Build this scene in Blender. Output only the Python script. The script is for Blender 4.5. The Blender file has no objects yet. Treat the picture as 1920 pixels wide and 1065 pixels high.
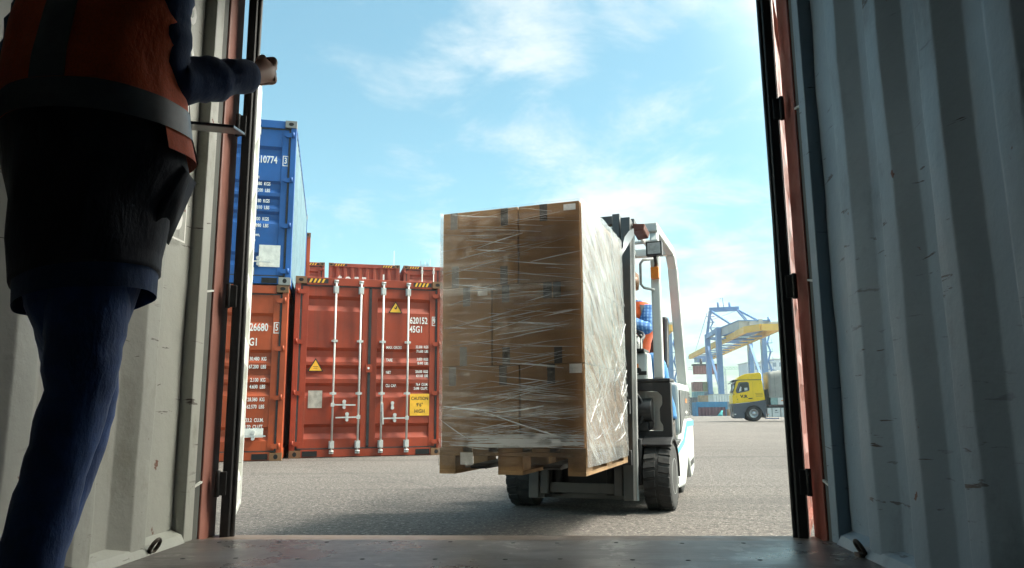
import bpy, bmesh, math, random
from mathutils import Vector, Matrix, noise
R = math.radians
scene = bpy.context.scene
col = scene.collection
random.seed(7)

# ------------------------------------------------------------------ camera
cam_d = bpy.data.cameras.new('camera')
cam = bpy.data.objects.new('camera', cam_d)
col.objects.link(cam)
scene.camera = cam
cam_d.sensor_width = 36.0
cam_d.lens = 36.0 * 1400.0 / 1920.0
cam_d.clip_start = 0.05
cam_d.clip_end = 6000
CAM_H = 0.69
PITCH, ROLL = R(9.75), R(0.45)
_fw = Vector((0, math.cos(PITCH), math.sin(PITCH)))
_u0 = Vector((0, -math.sin(PITCH), math.cos(PITCH)))
_r0 = Vector((1, 0, 0))
_rt = _r0 * math.cos(ROLL) - _u0 * math.sin(ROLL)
_up = _u0 * math.cos(ROLL) + _r0 * math.sin(ROLL)
M = Matrix((_rt, _up, -_fw)).transposed().to_4x4()
M.translation = (0, 0, CAM_H)
cam.matrix_world = M

# ------------------------------------------------------------------ light, sky, exposure
SUN_EL, SUN_AZ = R(58), R(93)          # azimuth clockwise from +Y
sun_d = bpy.data.lights.new('sun', 'SUN')
sun_d.energy = 3.0
sun_d.angle = R(10.0)
sun_d.color = (1.0, 0.93, 0.83)
sun = bpy.data.objects.new('sun', sun_d)
col.objects.link(sun)
sdir = Vector((math.sin(SUN_AZ) * math.cos(SUN_EL), math.cos(SUN_AZ) * math.cos(SUN_EL), math.sin(SUN_EL)))
sun.rotation_euler = (-sdir).to_track_quat('-Z', 'Y').to_euler()
sun.location = sdir * 60

world = bpy.data.worlds.new('World')
scene.world = world
world.use_nodes = True
wn, wl = world.node_tree.nodes, world.node_tree.links
wn.clear()
def wnode(t, **k):
    n = wn.new(t)
    for a, b in k.items(): setattr(n, a, b)
    return n
out = wnode('ShaderNodeOutputWorld'); bg = wnode('ShaderNodeBackground')
bg.inputs['Strength'].default_value = 0.12
sky = wnode('ShaderNodeTexSky', sky_type='NISHITA', sun_disc=False, sun_elevation=SUN_EL, sun_rotation=SUN_AZ,
            air_density=1.0, dust_density=2.2, ozone_density=1.6)
tc = wnode('ShaderNodeTexCoord')
def wmath(op, a, b=None, c=None):
    n = wnode('ShaderNodeMath', operation=op)
    for i, v in enumerate((a, b, c)):
        if v is None: continue
        if isinstance(v, (int, float)): n.inputs[i].default_value = v
        else: wl.new(v, n.inputs[i])
    return n.outputs[0]
sep = wnode('ShaderNodeSeparateXYZ'); wl.new(tc.outputs['Generated'], sep.inputs[0])
# flat cloud layer: direction divided by height
zc = wmath('MAXIMUM', sep.outputs['Z'], 0.02)
zq = wmath('ADD', zc, 0.16)
px_, py_ = wmath('DIVIDE', sep.outputs['X'], zq), wmath('DIVIDE', sep.outputs['Y'], zq)
cmb = wnode('ShaderNodeCombineXYZ'); wl.new(px_, cmb.inputs[0]); wl.new(py_, cmb.inputs[1])
n1 = wnode('ShaderNodeTexNoise', noise_dimensions='3D'); wl.new(cmb.outputs[0], n1.inputs['Vector'])
n1.inputs['Scale'].default_value = 2.6; n1.inputs['Detail'].default_value = 9; n1.inputs['Roughness'].default_value = 0.62
n1.inputs['Distortion'].default_value = 0.35
# cloud banks: where in the sky the wisps gather (direction space)
def bank(x, y, z, width, gain):
    d = wnode('ShaderNodeVectorMath', operation='DISTANCE')
    wl.new(tc.outputs['Generated'], d.inputs[0]); d.inputs[1].default_value = Vector((x, y, z)).normalized()
    m = wnode('ShaderNodeMapRange', interpolation_type='SMOOTHSTEP'); wl.new(d.outputs['Value'], m.inputs[0])
    m.inputs[1].default_value = 0.0; m.inputs[2].default_value = width; m.inputs[3].default_value = gain; m.inputs[4].default_value = 0.0
    return m.outputs[0]
CLOUD_BANKS = [(0.06, 0.86, 0.42, 0.50, 0.15), (0.12, 0.97, 0.17, 0.42, 0.36), (0.03, 0.84, 0.46, 0.20, 0.30), (0.16, 0.84, 0.52, 0.17, 0.30), (-0.08, 0.86, 0.42, 0.12, 0.18), (0.10, 0.90, 0.36, 0.09, 0.15),
               (0.03, 0.93, 0.30, 0.10, 0.2), (0.14, 0.95, 0.28, 0.09, 0.18), (0.20, 0.96, 0.16, 0.30, 0.34),
               (-0.28, 0.93, 0.26, 0.07, 0.2), (-0.2, 0.93, 0.24, 0.06, 0.16), (0.9, 0.5, 0.3, 0.8, 0.25), (0, -1, .4, .9, .2)]
s_ = None
for b_ in CLOUD_BANKS:
    o_ = bank(*b_)
    s_ = o_ if s_ is None else wmath('MAXIMUM', s_, o_)
cl = wmath('ADD', n1.outputs['Fac'], s_)
cr = wnode('ShaderNodeMapRange', interpolation_type='SMOOTHSTEP'); wl.new(cl, cr.inputs[0])
cr.inputs[1].default_value = 0.58; cr.inputs[2].default_value = 0.97; cr.inputs[3].default_value = 0.0; cr.inputs[4].default_value = 0.85
# clear sky: Nishita, shifted towards the cyan of the photograph
tint = wnode('ShaderNodeMix', data_type='RGBA', blend_type='MULTIPLY'); tint.inputs[0].default_value = 1.0
wl.new(sky.outputs[0], tint.inputs[6]); tint.inputs[7].default_value = (0.80, 1.15, 0.95, 1)
mixc = wnode('ShaderNodeMix', data_type='RGBA'); wl.new(cr.outputs[0], mixc.inputs[0])
wl.new(tint.outputs[2], mixc.inputs[6]); mixc.inputs[7].default_value = (4.6, 4.75, 4.6, 1)
# added glow in the hazy sky, off the sun, to light the left wall
gd = wnode('ShaderNodeVectorMath', operation='DISTANCE'); wl.new(tc.outputs['Generated'], gd.inputs[0])
gd.inputs[1].default_value = (math.sin(R(66)) * math.cos(R(35)), math.cos(R(66)) * math.cos(R(35)), math.sin(R(35)))
gm = wnode('ShaderNodeMapRange', interpolation_type='SMOOTHERSTEP'); wl.new(gd.outputs['Value'], gm.inputs[0])
gm.inputs[1].default_value = 0.05; gm.inputs[2].default_value = 0.80; gm.inputs[3].default_value = 1.0; gm.inputs[4].default_value = 0.0
glow = wnode('ShaderNodeMix', data_type='RGBA', blend_type='ADD'); wl.new(gm.outputs[0], glow.inputs[0])
wl.new(mixc.outputs[2], glow.inputs[6]); glow.inputs[7].default_value = (50, 46, 39, 1)
wl.new(glow.outputs[2], bg.inputs['Color']); wl.new(bg.outputs[0], out.inputs['Surface'])

vs = scene.view_settings
vs.view_transform = 'Standard'; vs.look = 'None'; vs.gamma = 1; vs.exposure = 1.06
vs.use_curve_mapping = False
scene.cycles.use_denoising = True
scene.cycles.max_bounces = 10
scene.cycles.transparent_max_bounces = 24
scene.cycles.sample_clamp_indirect = 6

# ------------------------------------------------------------------ materials
def new_mat(name):
    m = bpy.data.materials.new(name); m.use_nodes = True
    return m, m.node_tree.nodes, m.node_tree.links, m.node_tree.nodes['Principled BSDF']
def c4(c): return (c[0], c[1], c[2], 1)
def tex(n, l, coord, scale, detail=4, rough=.55, stretch=(1, 1, 1), distort=0):
    mp = n.new('ShaderNodeMapping'); mp.inputs['Scale'].default_value = stretch
    l.new(coord, mp.inputs['Vector'])
    t = n.new('ShaderNodeTexNoise'); l.new(mp.outputs[0], t.inputs['Vector'])
    t.inputs['Scale'].default_value = scale; t.inputs['Detail'].default_value = detail; t.inputs['Roughness'].default_value = rough
    t.inputs['Distortion'].default_value = distort
    return t.outputs['Fac']
def ramp(n, l, fac, a, b, va=0., vb=1.):
    m = n.new('ShaderNodeMapRange'); m.interpolation_type = 'SMOOTHSTEP'
    l.new(fac, m.inputs[0])
    m.inputs[1].default_value = a; m.inputs[2].default_value = b; m.inputs[3].default_value = va; m.inputs[4].default_value = vb
    return m.outputs[0]
def mixcol(n, l, fac, a, b, blend='MIX'):
    m = n.new('ShaderNodeMix'); m.data_type = 'RGBA'; m.blend_type = blend
    if isinstance(fac, (int, float)): m.inputs[0].default_value = fac
    else: l.new(fac, m.inputs[0])
    for i, v in ((6, a), (7, b)):
        if isinstance(v, tuple): m.inputs[i].default_value = c4(v)
        else: l.new(v, m.inputs[i])
    return m.outputs[2]
def bump(n, l, p, h, strength=.3, dist=.01):
    b = n.new('ShaderNodeBump'); b.inputs['Strength'].default_value = strength; b.inputs['Distance'].default_value = dist
    l.new(h, b.inputs['Height']); l.new(b.outputs[0], p.inputs['Normal'])
MATS = {}
def paint(name, base, rough=.45, var=.18, dirt=.25, dirt_col=(.09, .06, .045), rust=.0, rust_col=(.16, .05, .02), scale=1.0, metal=0., bmp=.08, streak=.3):
    """worn coat of paint: mottling, vertical run marks, dirt and specks of rust"""
    if name in MATS: return MATS[name]
    m, n, l, p = new_mat(name)
    co = n.new('ShaderNodeTexCoord').outputs['Object']
    f1 = tex(n, l, co, 1.3 * scale, 6, .6)
    lo = tuple(max(0, c * (1 - var)) for c in base); hi = tuple(min(1, c * (1 + var)) for c in base)
    c = mixcol(n, l, ramp(n, l, f1, .3, .7), lo, hi)
    if streak > 0:
        f2 = tex(n, l, co, 9 * scale, 5, .6, (1, 1, .06))
        c = mixcol(n, l, ramp(n, l, f2, .55, .8, 0, streak), c, dirt_col)
    if dirt > 0:
        f3 = tex(n, l, co, 3.1 * scale, 9, .7)
        c = mixcol(n, l, ramp(n, l, f3, .56, .8, 0, dirt), c, dirt_col)
    if rust > 0:
        f4 = tex(n, l, co, 17 * scale, 6, .7)
        c = mixcol(n, l, ramp(n, l, f4, .70 - rust * .15, .76 - rust * .13, 0, .9), c, rust_col)
    l.new(c, p.inputs['Base Color'])
    f5 = tex(n, l, co, 6 * scale, 5, .6)
    l.new(ramp(n, l, f5, .3, .7, max(.05, rough - .12), min(1, rough + .15)), p.inputs['Roughness'])
    p.inputs['Metallic'].default_value = metal
    if bmp: bump(n, l, p, tex(n, l, co, 30 * scale, 4, .6), bmp, .01)
    MATS[name] = m
    return m
def plain(name, base, rough=.6, metal=0., var=.12, scale=8, bmp=0., spec=None, emit=None):
    if name in MATS: return MATS[name]
    m, n, l, p = new_mat(name)
    co = n.new('ShaderNodeTexCoord').outputs['Object']
    f1 = tex(n, l, co, scale, 5, .6)
    c = mixcol(n, l, ramp(n, l, f1, .3, .7), tuple(x * (1 - var) for x in base), tuple(min(1, x * (1 + var)) for x in base))
    l.new(c, p.inputs['Base Color']); p.inputs['Roughness'].default_value = rough; p.inputs['Metallic'].default_value = metal
    if spec is not None: p.inputs['Specular IOR Level'].default_value = spec
    if bmp: bump(n, l, p, tex(n, l, co, scale * 4, 4, .6), bmp, .01)
    MATS[name] = m
    return m
def cloth(name, base, var=.2, weave=260, rough=.9, fold=.25):
    if name in MATS: return MATS[name]
    m, n, l, p = new_mat(name)
    co = n.new('ShaderNodeTexCoord').outputs['Object']
    f = tex(n, l, co, 7, 6, .65); g = tex(n, l, co, weave, 2, .5)
    c = mixcol(n, l, ramp(n, l, f, .3, .7), tuple(x * (1 - var) for x in base), tuple(min(1, x * (1 + var)) for x in base))
    c = mixcol(n, l, ramp(n, l, g, .4, .7, 0, .35), c, tuple(x * .6 for x in base))
    l.new(c, p.inputs['Base Color']); p.inputs['Roughness'].default_value = rough
    p.inputs['Sheen Weight'].default_value = .15
    bump(n, l, p, tex(n, l, co, 22, 5, .6, (1, 1, .5)), fold, .02)
    MATS[name] = m
    return m

def asphalt():
    m, n, l, p = new_mat('asphalt')
    co = n.new('ShaderNodeTexCoord').outputs['Object']
    big = tex(n, l, co, .22, 7, .6, (1, .6, 1)); mid = tex(n, l, co, 1.6, 6, .65); grain = tex(n, l, co, 20, 6, .85); fine = tex(n, l, co, 36, 5, .85)
    c = mixcol(n, l, ramp(n, l, big, .32, .68), (.118, .102, .090), (.170, .148, .131))
    c = mixcol(n, l, ramp(n, l, mid, .5, .8, 0, .35), c, (.11, .098, .09))
    c = mixcol(n, l, ramp(n, l, grain, .47, .56, 0, .85), c, (.055, .049, .045))
    c = mixcol(n, l, ramp(n, l, fine, .54, .62, 0, .9), c, (.46, .41, .365))
    trk = tex(n, l, co, .9, 5, .6, (.10, 1.5, 1), .8)                   # worn wheel tracks and old oil
    c = mixcol(n, l, ramp(n, l, trk, .52, .66, 0, .5), c, (.07, .063, .058))
    oil = tex(n, l, co, .55, 3, .5, (1, 1, 1), .3)
    c = mixcol(n, l, ramp(n, l, oil, .66, .72, 0, .4), c, (.055, .05, .047))
    vo = n.new('ShaderNodeTexVoronoi'); vo.feature = 'DISTANCE_TO_EDGE'; vo.inputs['Scale'].default_value = .13
    wp = n.new('ShaderNodeMapping'); l.new(co, wp.inputs['Vector'])
    ad = n.new('ShaderNodeMixRGB'); ad.blend_type = 'ADD'; ad.inputs[0].default_value = .6
    nz = n.new('ShaderNodeTexNoise'); nz.inputs['Scale'].default_value = 1.1; nz.inputs['Detail'].default_value = 6; l.new(co, nz.inputs['Vector'])
    l.new(wp.outputs[0], ad.inputs[1]); l.new(nz.outputs['Color'], ad.inputs[2]); l.new(ad.outputs[0], vo.inputs['Vector'])
    c = mixcol(n, l, ramp(n, l, vo.outputs['Distance'], .0, .006, .45, 0), c, (.07, .065, .06))
    l.new(c, p.inputs['Base Color']); p.inputs['Roughness'].default_value = .88
    mx = n.new('ShaderNodeMath'); mx.operation = 'ADD'; l.new(grain, mx.inputs[0]); l.new(fine, mx.inputs[1])
    bump(n, l, p, mx.outputs[0], .8, .03)
    return m
def interior_paint(name, base, mark=1.0):
    """scuffed pale lining of the container: smears, dark scrapes, rust nicks"""
    m, n, l, p = new_mat(name)
    co = n.new('ShaderNodeTexCoord').outputs['Object']
    f1 = tex(n, l, co, 1.1, 6, .6, (1, 1, .5))
    c = mixcol(n, l, ramp(n, l, f1, .3, .7), tuple(x * .86 for x in base), tuple(min(1, x * 1.1) for x in base))
    f2 = tex(n, l, co, 3.2, 8, .72, (1, 1, .45))
    c = mixcol(n, l, ramp(n, l, f2, .52, .74, 0, .5 * mark), c, tuple(x * .45 for x in (base[0] * 1.05, base[1], base[2] * .85)))
    f3 = tex(n, l, co, 26, 4, .6, (.22, .22, 1.6), .5)             # slanting scrapes
    f3b = tex(n, l, co, 1.7, 3, .5)
    mm = n.new('ShaderNodeMath'); mm.operation = 'MULTIPLY'; l.new(ramp(n, l, f3, .64, .68), mm.inputs[0]); l.new(ramp(n, l, f3b, .45, .6), mm.inputs[1])
    c = mixcol(n, l, mm.outputs[0], c, (.05, .035, .028))
    f4 = tex(n, l, co, 11, 4, .6, (1, 1, .8))
    c = mixcol(n, l, ramp(n, l, f4, .695, .715, 0, .95), c, (.13, .04, .018))
    l.new(c, p.inputs['Base Color'])
    l.new(ramp(n, l, f2, .3, .7, .42, .62), p.inputs['Roughness'])
    bump(n, l, p, tex(n, l, co, 5, 5, .6), .25, .03)
    return m
def plywood_floor():
    m, n, l, p = new_mat('worn_plywood')
    co = n.new('ShaderNodeTexCoord').outputs['Object']
    f1 = tex(n, l, co, 5, 8, .65, (.25, 1.6, 1)); f2 = tex(n, l, co, 2.0, 7, .65); f3 = tex(n, l, co, 40, 5, .6, (.12, 2.2, 1))
    c = mixcol(n, l, ramp(n, l, f1, .3, .7), (.085, .075, .070), (.15, .135, .128))
    c = mixcol(n, l, ramp(n, l, f2, .52, .72, 0, .55), c, (.25, .235, .225))
    c = mixcol(n, l, ramp(n, l, f3, .54, .68, 0, .7), c, (.03, .024, .02))
    f4 = tex(n, l, co, 3.6, 6, .75)
    c = mixcol(n, l, ramp(n, l, f4, .57, .62, 0, .75), c, (.28, .255, .235))
    l.new(c, p.inputs['Base Color'])
    l.new(ramp(n, l, f2, .35, .65, .22, .50), p.inputs['Roughness'])
    bump(n, l, p, f3, .2, .01)
    return m
def cardboard():
    m, n, l, p = new_mat('cardboard')
    co = n.new('ShaderNodeTexCoord').outputs['Object']
    f1 = tex(n, l, co, 2.2, 5, .6); f2 = tex(n, l, co, 60, 3, .5, (.1, .1, 1)); f3 = tex(n, l, co, 7, 6, .7)
    c = mixcol(n, l, ramp(n, l, f1, .3, .7), (.275, .142, .052), (.35, .192, .076))
    c = mixcol(n, l, ramp(n, l, f2, .45, .7, 0, .22), c, (.15, .082, .036))
    c = mixcol(n, l, ramp(n, l, f3, .58, .8, 0, .3), c, (.14, .08, .036))
    l.new(c, p.inputs['Base Color']); p.inputs['Roughness'].default_value = .8
    bump(n, l, p, f2, .08, .004)
    return m
def stretch_film(name, lo, hi, stretch, scale, rough=.22, rot=(0, 0, 0)):
    m, n, l, p = new_mat(name)
    n.remove(p)
    o = n['Material Output']
    co = n.new('ShaderNodeTexCoord').outputs['Object']
    rm = n.new('ShaderNodeMapping'); rm.inputs['Rotation'].default_value = rot; l.new(co, rm.inputs['Vector'])
    f1 = tex(n, l, rm.outputs[0], scale, 6, .65, stretch, .4); f2 = tex(n, l, rm.outputs[0], scale * 3.3, 4, .6, stretch, .3); f3 = tex(n, l, co, 2.2, 4, .55)
    a = ramp(n, l, f1, .46, .80, lo, hi); b = ramp(n, l, f2, .60, .74, 0, hi * .7)
    mx = n.new('ShaderNodeMath'); mx.operation = 'MAXIMUM'; l.new(a, mx.inputs[0]); l.new(b, mx.inputs[1])
    ml = n.new('ShaderNodeMath'); ml.operation = 'MULTIPLY'; l.new(mx.outputs[0], ml.inputs[0]); l.new(ramp(n, l, f3, .3, .7, .55, 1.25), ml.inputs[1]); ml.use_clamp = True
    tr = n.new('ShaderNodeBsdfTransparent'); tr.inputs[0].default_value = (.985, .985, .985, 1)
    df = n.new('ShaderNodeBsdfDiffuse'); df.inputs[0].default_value = (.86, .88, .86, 1)
    tl = n.new('ShaderNodeBsdfTranslucent'); tl.inputs[0].default_value = (.8, .82, .8, 1)
    gl = n.new('ShaderNodeBsdfGlossy'); gl.inputs['Roughness'].default_value = rough
    s1 = n.new('ShaderNodeMixShader'); s1.inputs[0].default_value = .3; l.new(df.outputs[0], s1.inputs[1]); l.new(tl.outputs[0], s1.inputs[2])
    s2 = n.new('ShaderNodeMixShader'); s2.inputs[0].default_value = .3; l.new(s1.outputs[0], s2.inputs[1]); l.new(gl.outputs[0], s2.inputs[2])
    s3 = n.new('ShaderNodeMixShader'); l.new(ml.outputs[0], s3.inputs[0]); l.new(tr.outputs[0], s3.inputs[1]); l.new(s2.outputs[0], s3.inputs[2])
    gl2 = n.new('ShaderNodeBsdfGlossy'); gl2.inputs['Roughness'].default_value = .12; gl2.inputs[0].default_value = (1, 1, 1, 1)
    lw = n.new('ShaderNodeFresnel'); lw.inputs['IOR'].default_value = 1.35
    s4 = n.new('ShaderNodeMixShader'); l.new(lw.outputs[0], s4.inputs[0]); l.new(s3.outputs[0], s4.inputs[1]); l.new(gl2.outputs[0], s4.inputs[2])
    bp = n.new('ShaderNodeBump'); bp.inputs['Strength'].default_value = .7; bp.inputs['Distance'].default_value = .015
    l.new(f1, bp.inputs['Height'])
    for s in (df, tl, gl, gl2): l.new(bp.outputs[0], s.inputs['Normal'])
    l.new(bp.outputs[0], lw.inputs['Normal'])
    l.new(s4.outputs[0], o.inputs['Surface'])
    return m
def window_glass(name, tintc=(.02, .025, .03), rough=.05):
    if name in MATS: return MATS[name]
    m, n, l, p = new_mat(name)
    p.inputs['Base Color'].default_value = c4(tintc); p.inputs['Roughness'].default_value = rough
    p.inputs['Specular IOR Level'].default_value = .8
    MATS[name] = m
    return m

# ------------------------------------------------------------------ mesh helpers
class MB:
    """collects shapes into ONE mesh; several material slots allowed"""
    def __init__(s): s.v = []; s.f = []; s.mi = []; s.k = 0; s.sm = []; s.smooth = False
    def add(s, vs_, fs):
        b = len(s.v); s.v += [Vector(x) for x in vs_]
        for f in fs: s.f.append([b + i for i in f]); s.mi.append(s.k); s.sm.append(s.smooth)
        return s
    def box(s, x0, x1, y0, y1, z0, z1):
        return s.add([(x0, y0, z0), (x1, y0, z0), (x1, y1, z0), (x0, y1, z0), (x0, y0, z1), (x1, y0, z1), (x1, y1, z1), (x0, y1, z1)],
                     [(0, 3, 2, 1), (4, 5, 6, 7), (0, 1, 5, 4), (1, 2, 6, 5), (2, 3, 7, 6), (3, 0, 4, 7)])
    def bar(s, a, b, w, h=None, up=(0, 0, 1)):
        h = w if h is None else h
        a, b = Vector(a), Vector(b); d = (b - a).normalized(); u = Vector(up)
        if abs(d.dot(u)) > .98: u = Vector((0, 1, 0))
        x = d.cross(u).normalized(); y = x.cross(d).normalized()
        q = []
        for c in (a, b):
            for i, j in ((-1, -1), (1, -1), (1, 1), (-1, 1)): q.append(c + x * (i * w / 2) + y * (j * h / 2))
        return s.add(q, [(0, 1, 2, 3), (7, 6, 5, 4), (0, 4, 5, 1), (1, 5, 6, 2), (2, 6, 7, 3), (3, 7, 4, 0)])
    def tube(s, pts, r, n=10, cap=True):
        pts = [Vector(p) for p in pts]; rs = r if isinstance(r, (list, tuple)) else [r] * len(pts)
        d0 = (pts[1] - pts[0]).normalized()
        u = Vector((0, 0, 1)) if abs(d0.z) < .9 else Vector((1, 0, 0))
        x = d0.cross(u).normalized(); rings = []
        for i, p in enumerate(pts):
            a = pts[max(0, i - 1)]; b = pts[min(len(pts) - 1, i + 1)]
            d = (b - a).normalized(); x = (x - d * x.dot(d)).normalized(); y = d.cross(x)
            rings.append([p + (x * math.cos(t) + y * math.sin(t)) * rs[i] for t in [2 * math.pi * k / n for k in range(n)]])
        vs_ = [v for r_ in rings for v in r_]; fs = []
        for i in range(len(rings) - 1):
            for k in range(n):
                k2 = (k + 1) % n; fs.append((i * n + k, i * n + k2, (i + 1) * n + k2, (i + 1) * n + k))
        old = s.smooth; s.smooth = True; base = len(s.v); s.add(vs_, fs); s.smooth = False
        if cap:
            s.f.append([base + k for k in reversed(range(n))]); s.mi.append(s.k); s.sm.append(False)
            e = base + (len(rings) - 1) * n
            s.f.append([e + k for k in range(n)]); s.mi.append(s.k); s.sm.append(False)
        s.smooth = old
        return s
    def lathe(s, prof, n=32, center=(0, 0, 0), axis='X'):
        """prof: (axial, radius) pairs"""
        c = Vector(center); vs_ = []
        for a, r in prof:
            for k in range(n):
                t = 2 * math.pi * k / n; q = (r * math.cos(t), r * math.sin(t))
                vs_.append(c + Vector({'X': (a, q[0], q[1]), 'Y': (q[0], a, q[1]), 'Z': (q[0], q[1], a)}[axis]))
        fs = []
        for i in range(len(prof) - 1):
            for k in range(n):
                k2 = (k + 1) % n; fs.append((i * n + k, i * n + k2, (i + 1) * n + k2, (i + 1) * n + k))
        fs.append(tuple(range(n))); fs.append(tuple((len(prof) - 1) * n + k for k in reversed(range(n))))
        old = s.smooth; s.smooth = True; s.add(vs_, fs); s.smooth = old
        return s
    def prism(s, poly, axis, a0, a1):
        """poly of 2-D points swept along an axis: X->(y,z) Y->(x,z) Z->(x,y)"""
        n = len(poly); vs_ = []
        for a in (a0, a1):
            for (p, q) in poly: vs_.append({'X': (a, p, q), 'Y': (p, a, q), 'Z': (p, q, a)}[axis])
        fs = [tuple(range(n)), tuple(reversed(range(n, 2 * n)))] + [(i, n + i, n + (i + 1) % n, (i + 1) % n) for i in range(n)]
        return s.add(vs_, fs)
    def sheet(s, prof, axis, a0, a1, na=1):
        """open profile swept along an axis, na steps"""
        n = len(prof); vs_ = []
        for j in range(na + 1):
            a = a0 + (a1 - a0) * j / na
            for (p, q) in prof: vs_.append({'X': (a, p, q), 'Y': (p, a, q), 'Z': (p, q, a)}[axis])
        fs = [(j * n + i, j * n + i + 1, (j + 1) * n + i + 1, (j + 1) * n + i) for j in range(na) for i in range(n - 1)]
        return s.add(vs_, fs)
    def loft(s, rings, n=28, cap=True, wob=0., wscale=6., seed=0, power=2.0, fold=1.0):
        """rings: (centre, rx, ry, (xaxis, yaxis)) ellipses; wob = cloth folds"""
        vs_ = []
        for (c, rx, ry, ax) in rings:
            c = Vector(c); X, Y = Vector(ax[0]), Vector(ax[1])
            for k in range(n):
                t = 2 * math.pi * k / n; ct, st = math.cos(t), math.sin(t)
                e = 2 / power
                q = c + X * (rx * math.copysign(abs(ct) ** e, ct)) + Y * (ry * math.copysign(abs(st) ** e, st))
                if wob:
                    d = (q - c).normalized()
                    q += d * wob * (noise.noise(Vector((q.x, q.y, q.z * fold)) * wscale + Vector((seed, 0, 0))) + .5 * noise.noise(Vector((q.x, q.y, q.z * fold)) * wscale * 2.3 + Vector((0, seed, 0))))
                vs_.append(q)
        m = len(rings); fs = []
        for i in range(m - 1):
            for k in range(n):
                k2 = (k + 1) % n; fs.append((i * n + k, i * n + k2, (i + 1) * n + k2, (i + 1) * n + k))
        if cap: fs.append(tuple(reversed(range(n)))); fs.append(tuple((m - 1) * n + k for k in range(n)))
        old = s.smooth; s.smooth = True; s.add(vs_, fs); s.smooth = old
        return s
    def xf(s, mat, start=0):
        for i in range(start, len(s.v)): s.v[i] = mat @ s.v[i]
        return s
    def build(s, name, mats, parent=None, bevel=0., seg=2, fix=True, label=None):
        me = bpy.data.meshes.new(name)
        me.from_pydata([tuple(v) for v in s.v], [], s.f)
        mats = mats if isinstance(mats, (list, tuple)) else [mats]
        for m in mats: me.materials.append(m)
        for i, p in enumerate(me.polygons): p.material_index = s.mi[i]; p.use_smooth = s.sm[i]
        if fix:
            bm = bmesh.new(); bm.from_mesh(me); bmesh.ops.recalc_face_normals(bm, faces=bm.faces); bm.to_mesh(me); bm.free()
        o = bpy.data.objects.new(name, me); col.objects.link(o)
        if parent: o.parent = parent
        if bevel:
            b = o.modifiers.new('bevel', 'BEVEL'); b.width = bevel; b.segments = seg; b.limit_method = 'ANGLE'; b.angle_limit = R(50)
        if label: o['label'] = label
        return o
def tag(o, label=None, cat=None, group=None, kind=None):
    if label: o['label'] = label
    if cat: o['category'] = cat
    if group: o['group'] = group
    if kind: o['kind'] = kind
    return o
def empty(name, loc=(0, 0, 0), rz=0., label=None, cat=None, group=None):
    o = bpy.data.objects.new(name, None); col.objects.link(o)
    o.location = loc; o.rotation_euler = (0, 0, rz); o.empty_display_size = .2
    return tag(o, label, cat, group)
def copy_tree(o, parent=None):
    c = o.copy(); col.objects.link(c)
    if parent: c.parent = parent
    for ch in list(o.children): copy_tree(ch, c)
    return c
def text_mesh(items, name, mat, parent, facing='-Y', y=0., depth=.0):
    """items: (string, x, z, size, align, sx[, offset]) on a face that looks to -Y; one mesh of lettering"""
    vs_, fs = [], []
    for it in items:
        s_, x, z, size, al, sx = it[:6]
        cu = bpy.data.curves.new('letter', 'FONT'); cu.body = s_; cu.size = size; cu.align_x = al; cu.align_y = 'CENTER'
        cu.offset = it[6] if len(it) > 6 else size * .018
        cu.resolution_u = 3
        ob = bpy.data.objects.new('letter', cu); col.objects.link(ob)
        bpy.context.view_layer.update()
        dg = bpy.context.evaluated_depsgraph_get()
        me = bpy.data.meshes.new_from_object(ob.evaluated_get(dg))
        b = len(vs_)
        for v in me.vertices: vs_.append((x + v.co.x * sx, y, z + v.co.y))
        for p in me.polygons: fs.append([b + i for i in p.vertices])
        bpy.data.objects.remove(ob); bpy.data.curves.remove(cu); bpy.data.meshes.remove(me)
    m = MB(); m.add(vs_, fs)
    return m.build(name, mat, parent, fix=False)
def skin_body(name, nodes, edges, mat, parent=None, sub=2, root=0):
    """one continuous figure grown over a skeleton"""
    me = bpy.data.meshes.new(name)
    me.from_pydata([n[0] for n in nodes], edges, [])
    o = bpy.data.objects.new(name, me); col.objects.link(o)
    sk = o.modifiers.new('skin', 'SKIN'); sk.use_smooth_shade = True
    for i, n in enumerate(nodes):
        r = n[1]; me.skin_vertices[0].data[i].radius = (r, r) if isinstance(r, (int, float)) else r
        me.skin_vertices[0].data[i].use_root = (i == root)
    su = o.modifiers.new('sub', 'SUBSURF'); su.levels = sub; su.render_levels = sub
    bpy.context.view_layer.update()
    dg = bpy.context.evaluated_depsgraph_get()
    nm = bpy.data.meshes.new_from_object(o.evaluated_get(dg))
    o.modifiers.clear(); o.data = nm; bpy.data.meshes.remove(me); nm.name = name
    nm.materials.clear(); nm.materials.append(mat)
    for p in nm.polygons: p.use_smooth = True
    if parent: o.parent = parent
    return o

# ------------------------------------------------------------------ shared materials
M_RED = paint('rust_red_paint', (.29, .036, .009), .5, .24, .5, (.13, .03, .012), .22, streak=.55)
M_RED2 = paint('orange_red_paint', (.35, .056, .011), .5, .24, .5, (.15, .04, .014), .25, streak=.55)
M_RED3 = paint('faded_red_paint', (.28, .048, .022), .55, .2, .3, (.15, .06, .035), .1)
M_BLUE = paint('cobalt_paint', (.012, .085, .29), .42, .16, .16, (.02, .04, .09), .06)
M_BLUESIDE = paint('pale_blue_paint', (.085, .175, .22), .5, .14, .2, (.10, .16, .2), .05)  # paler blue than the door end, for the side walls
M_CAST = paint('casting_steel', (.16, .075, .03), .6, .3, .4, (.06, .035, .02), .4)
M_CASTB = paint('weathered_casting', (.20, .20, .19), .6, .3, .4, (.1, .06, .04), .3)
M_BLACK = plain('black_rubber', (.012, .012, .013), .55, 0, .3, 14, .1)
M_SEAL = plain('grey_rubber', (.035, .034, .034), .7, 0, .3, 10)
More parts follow.
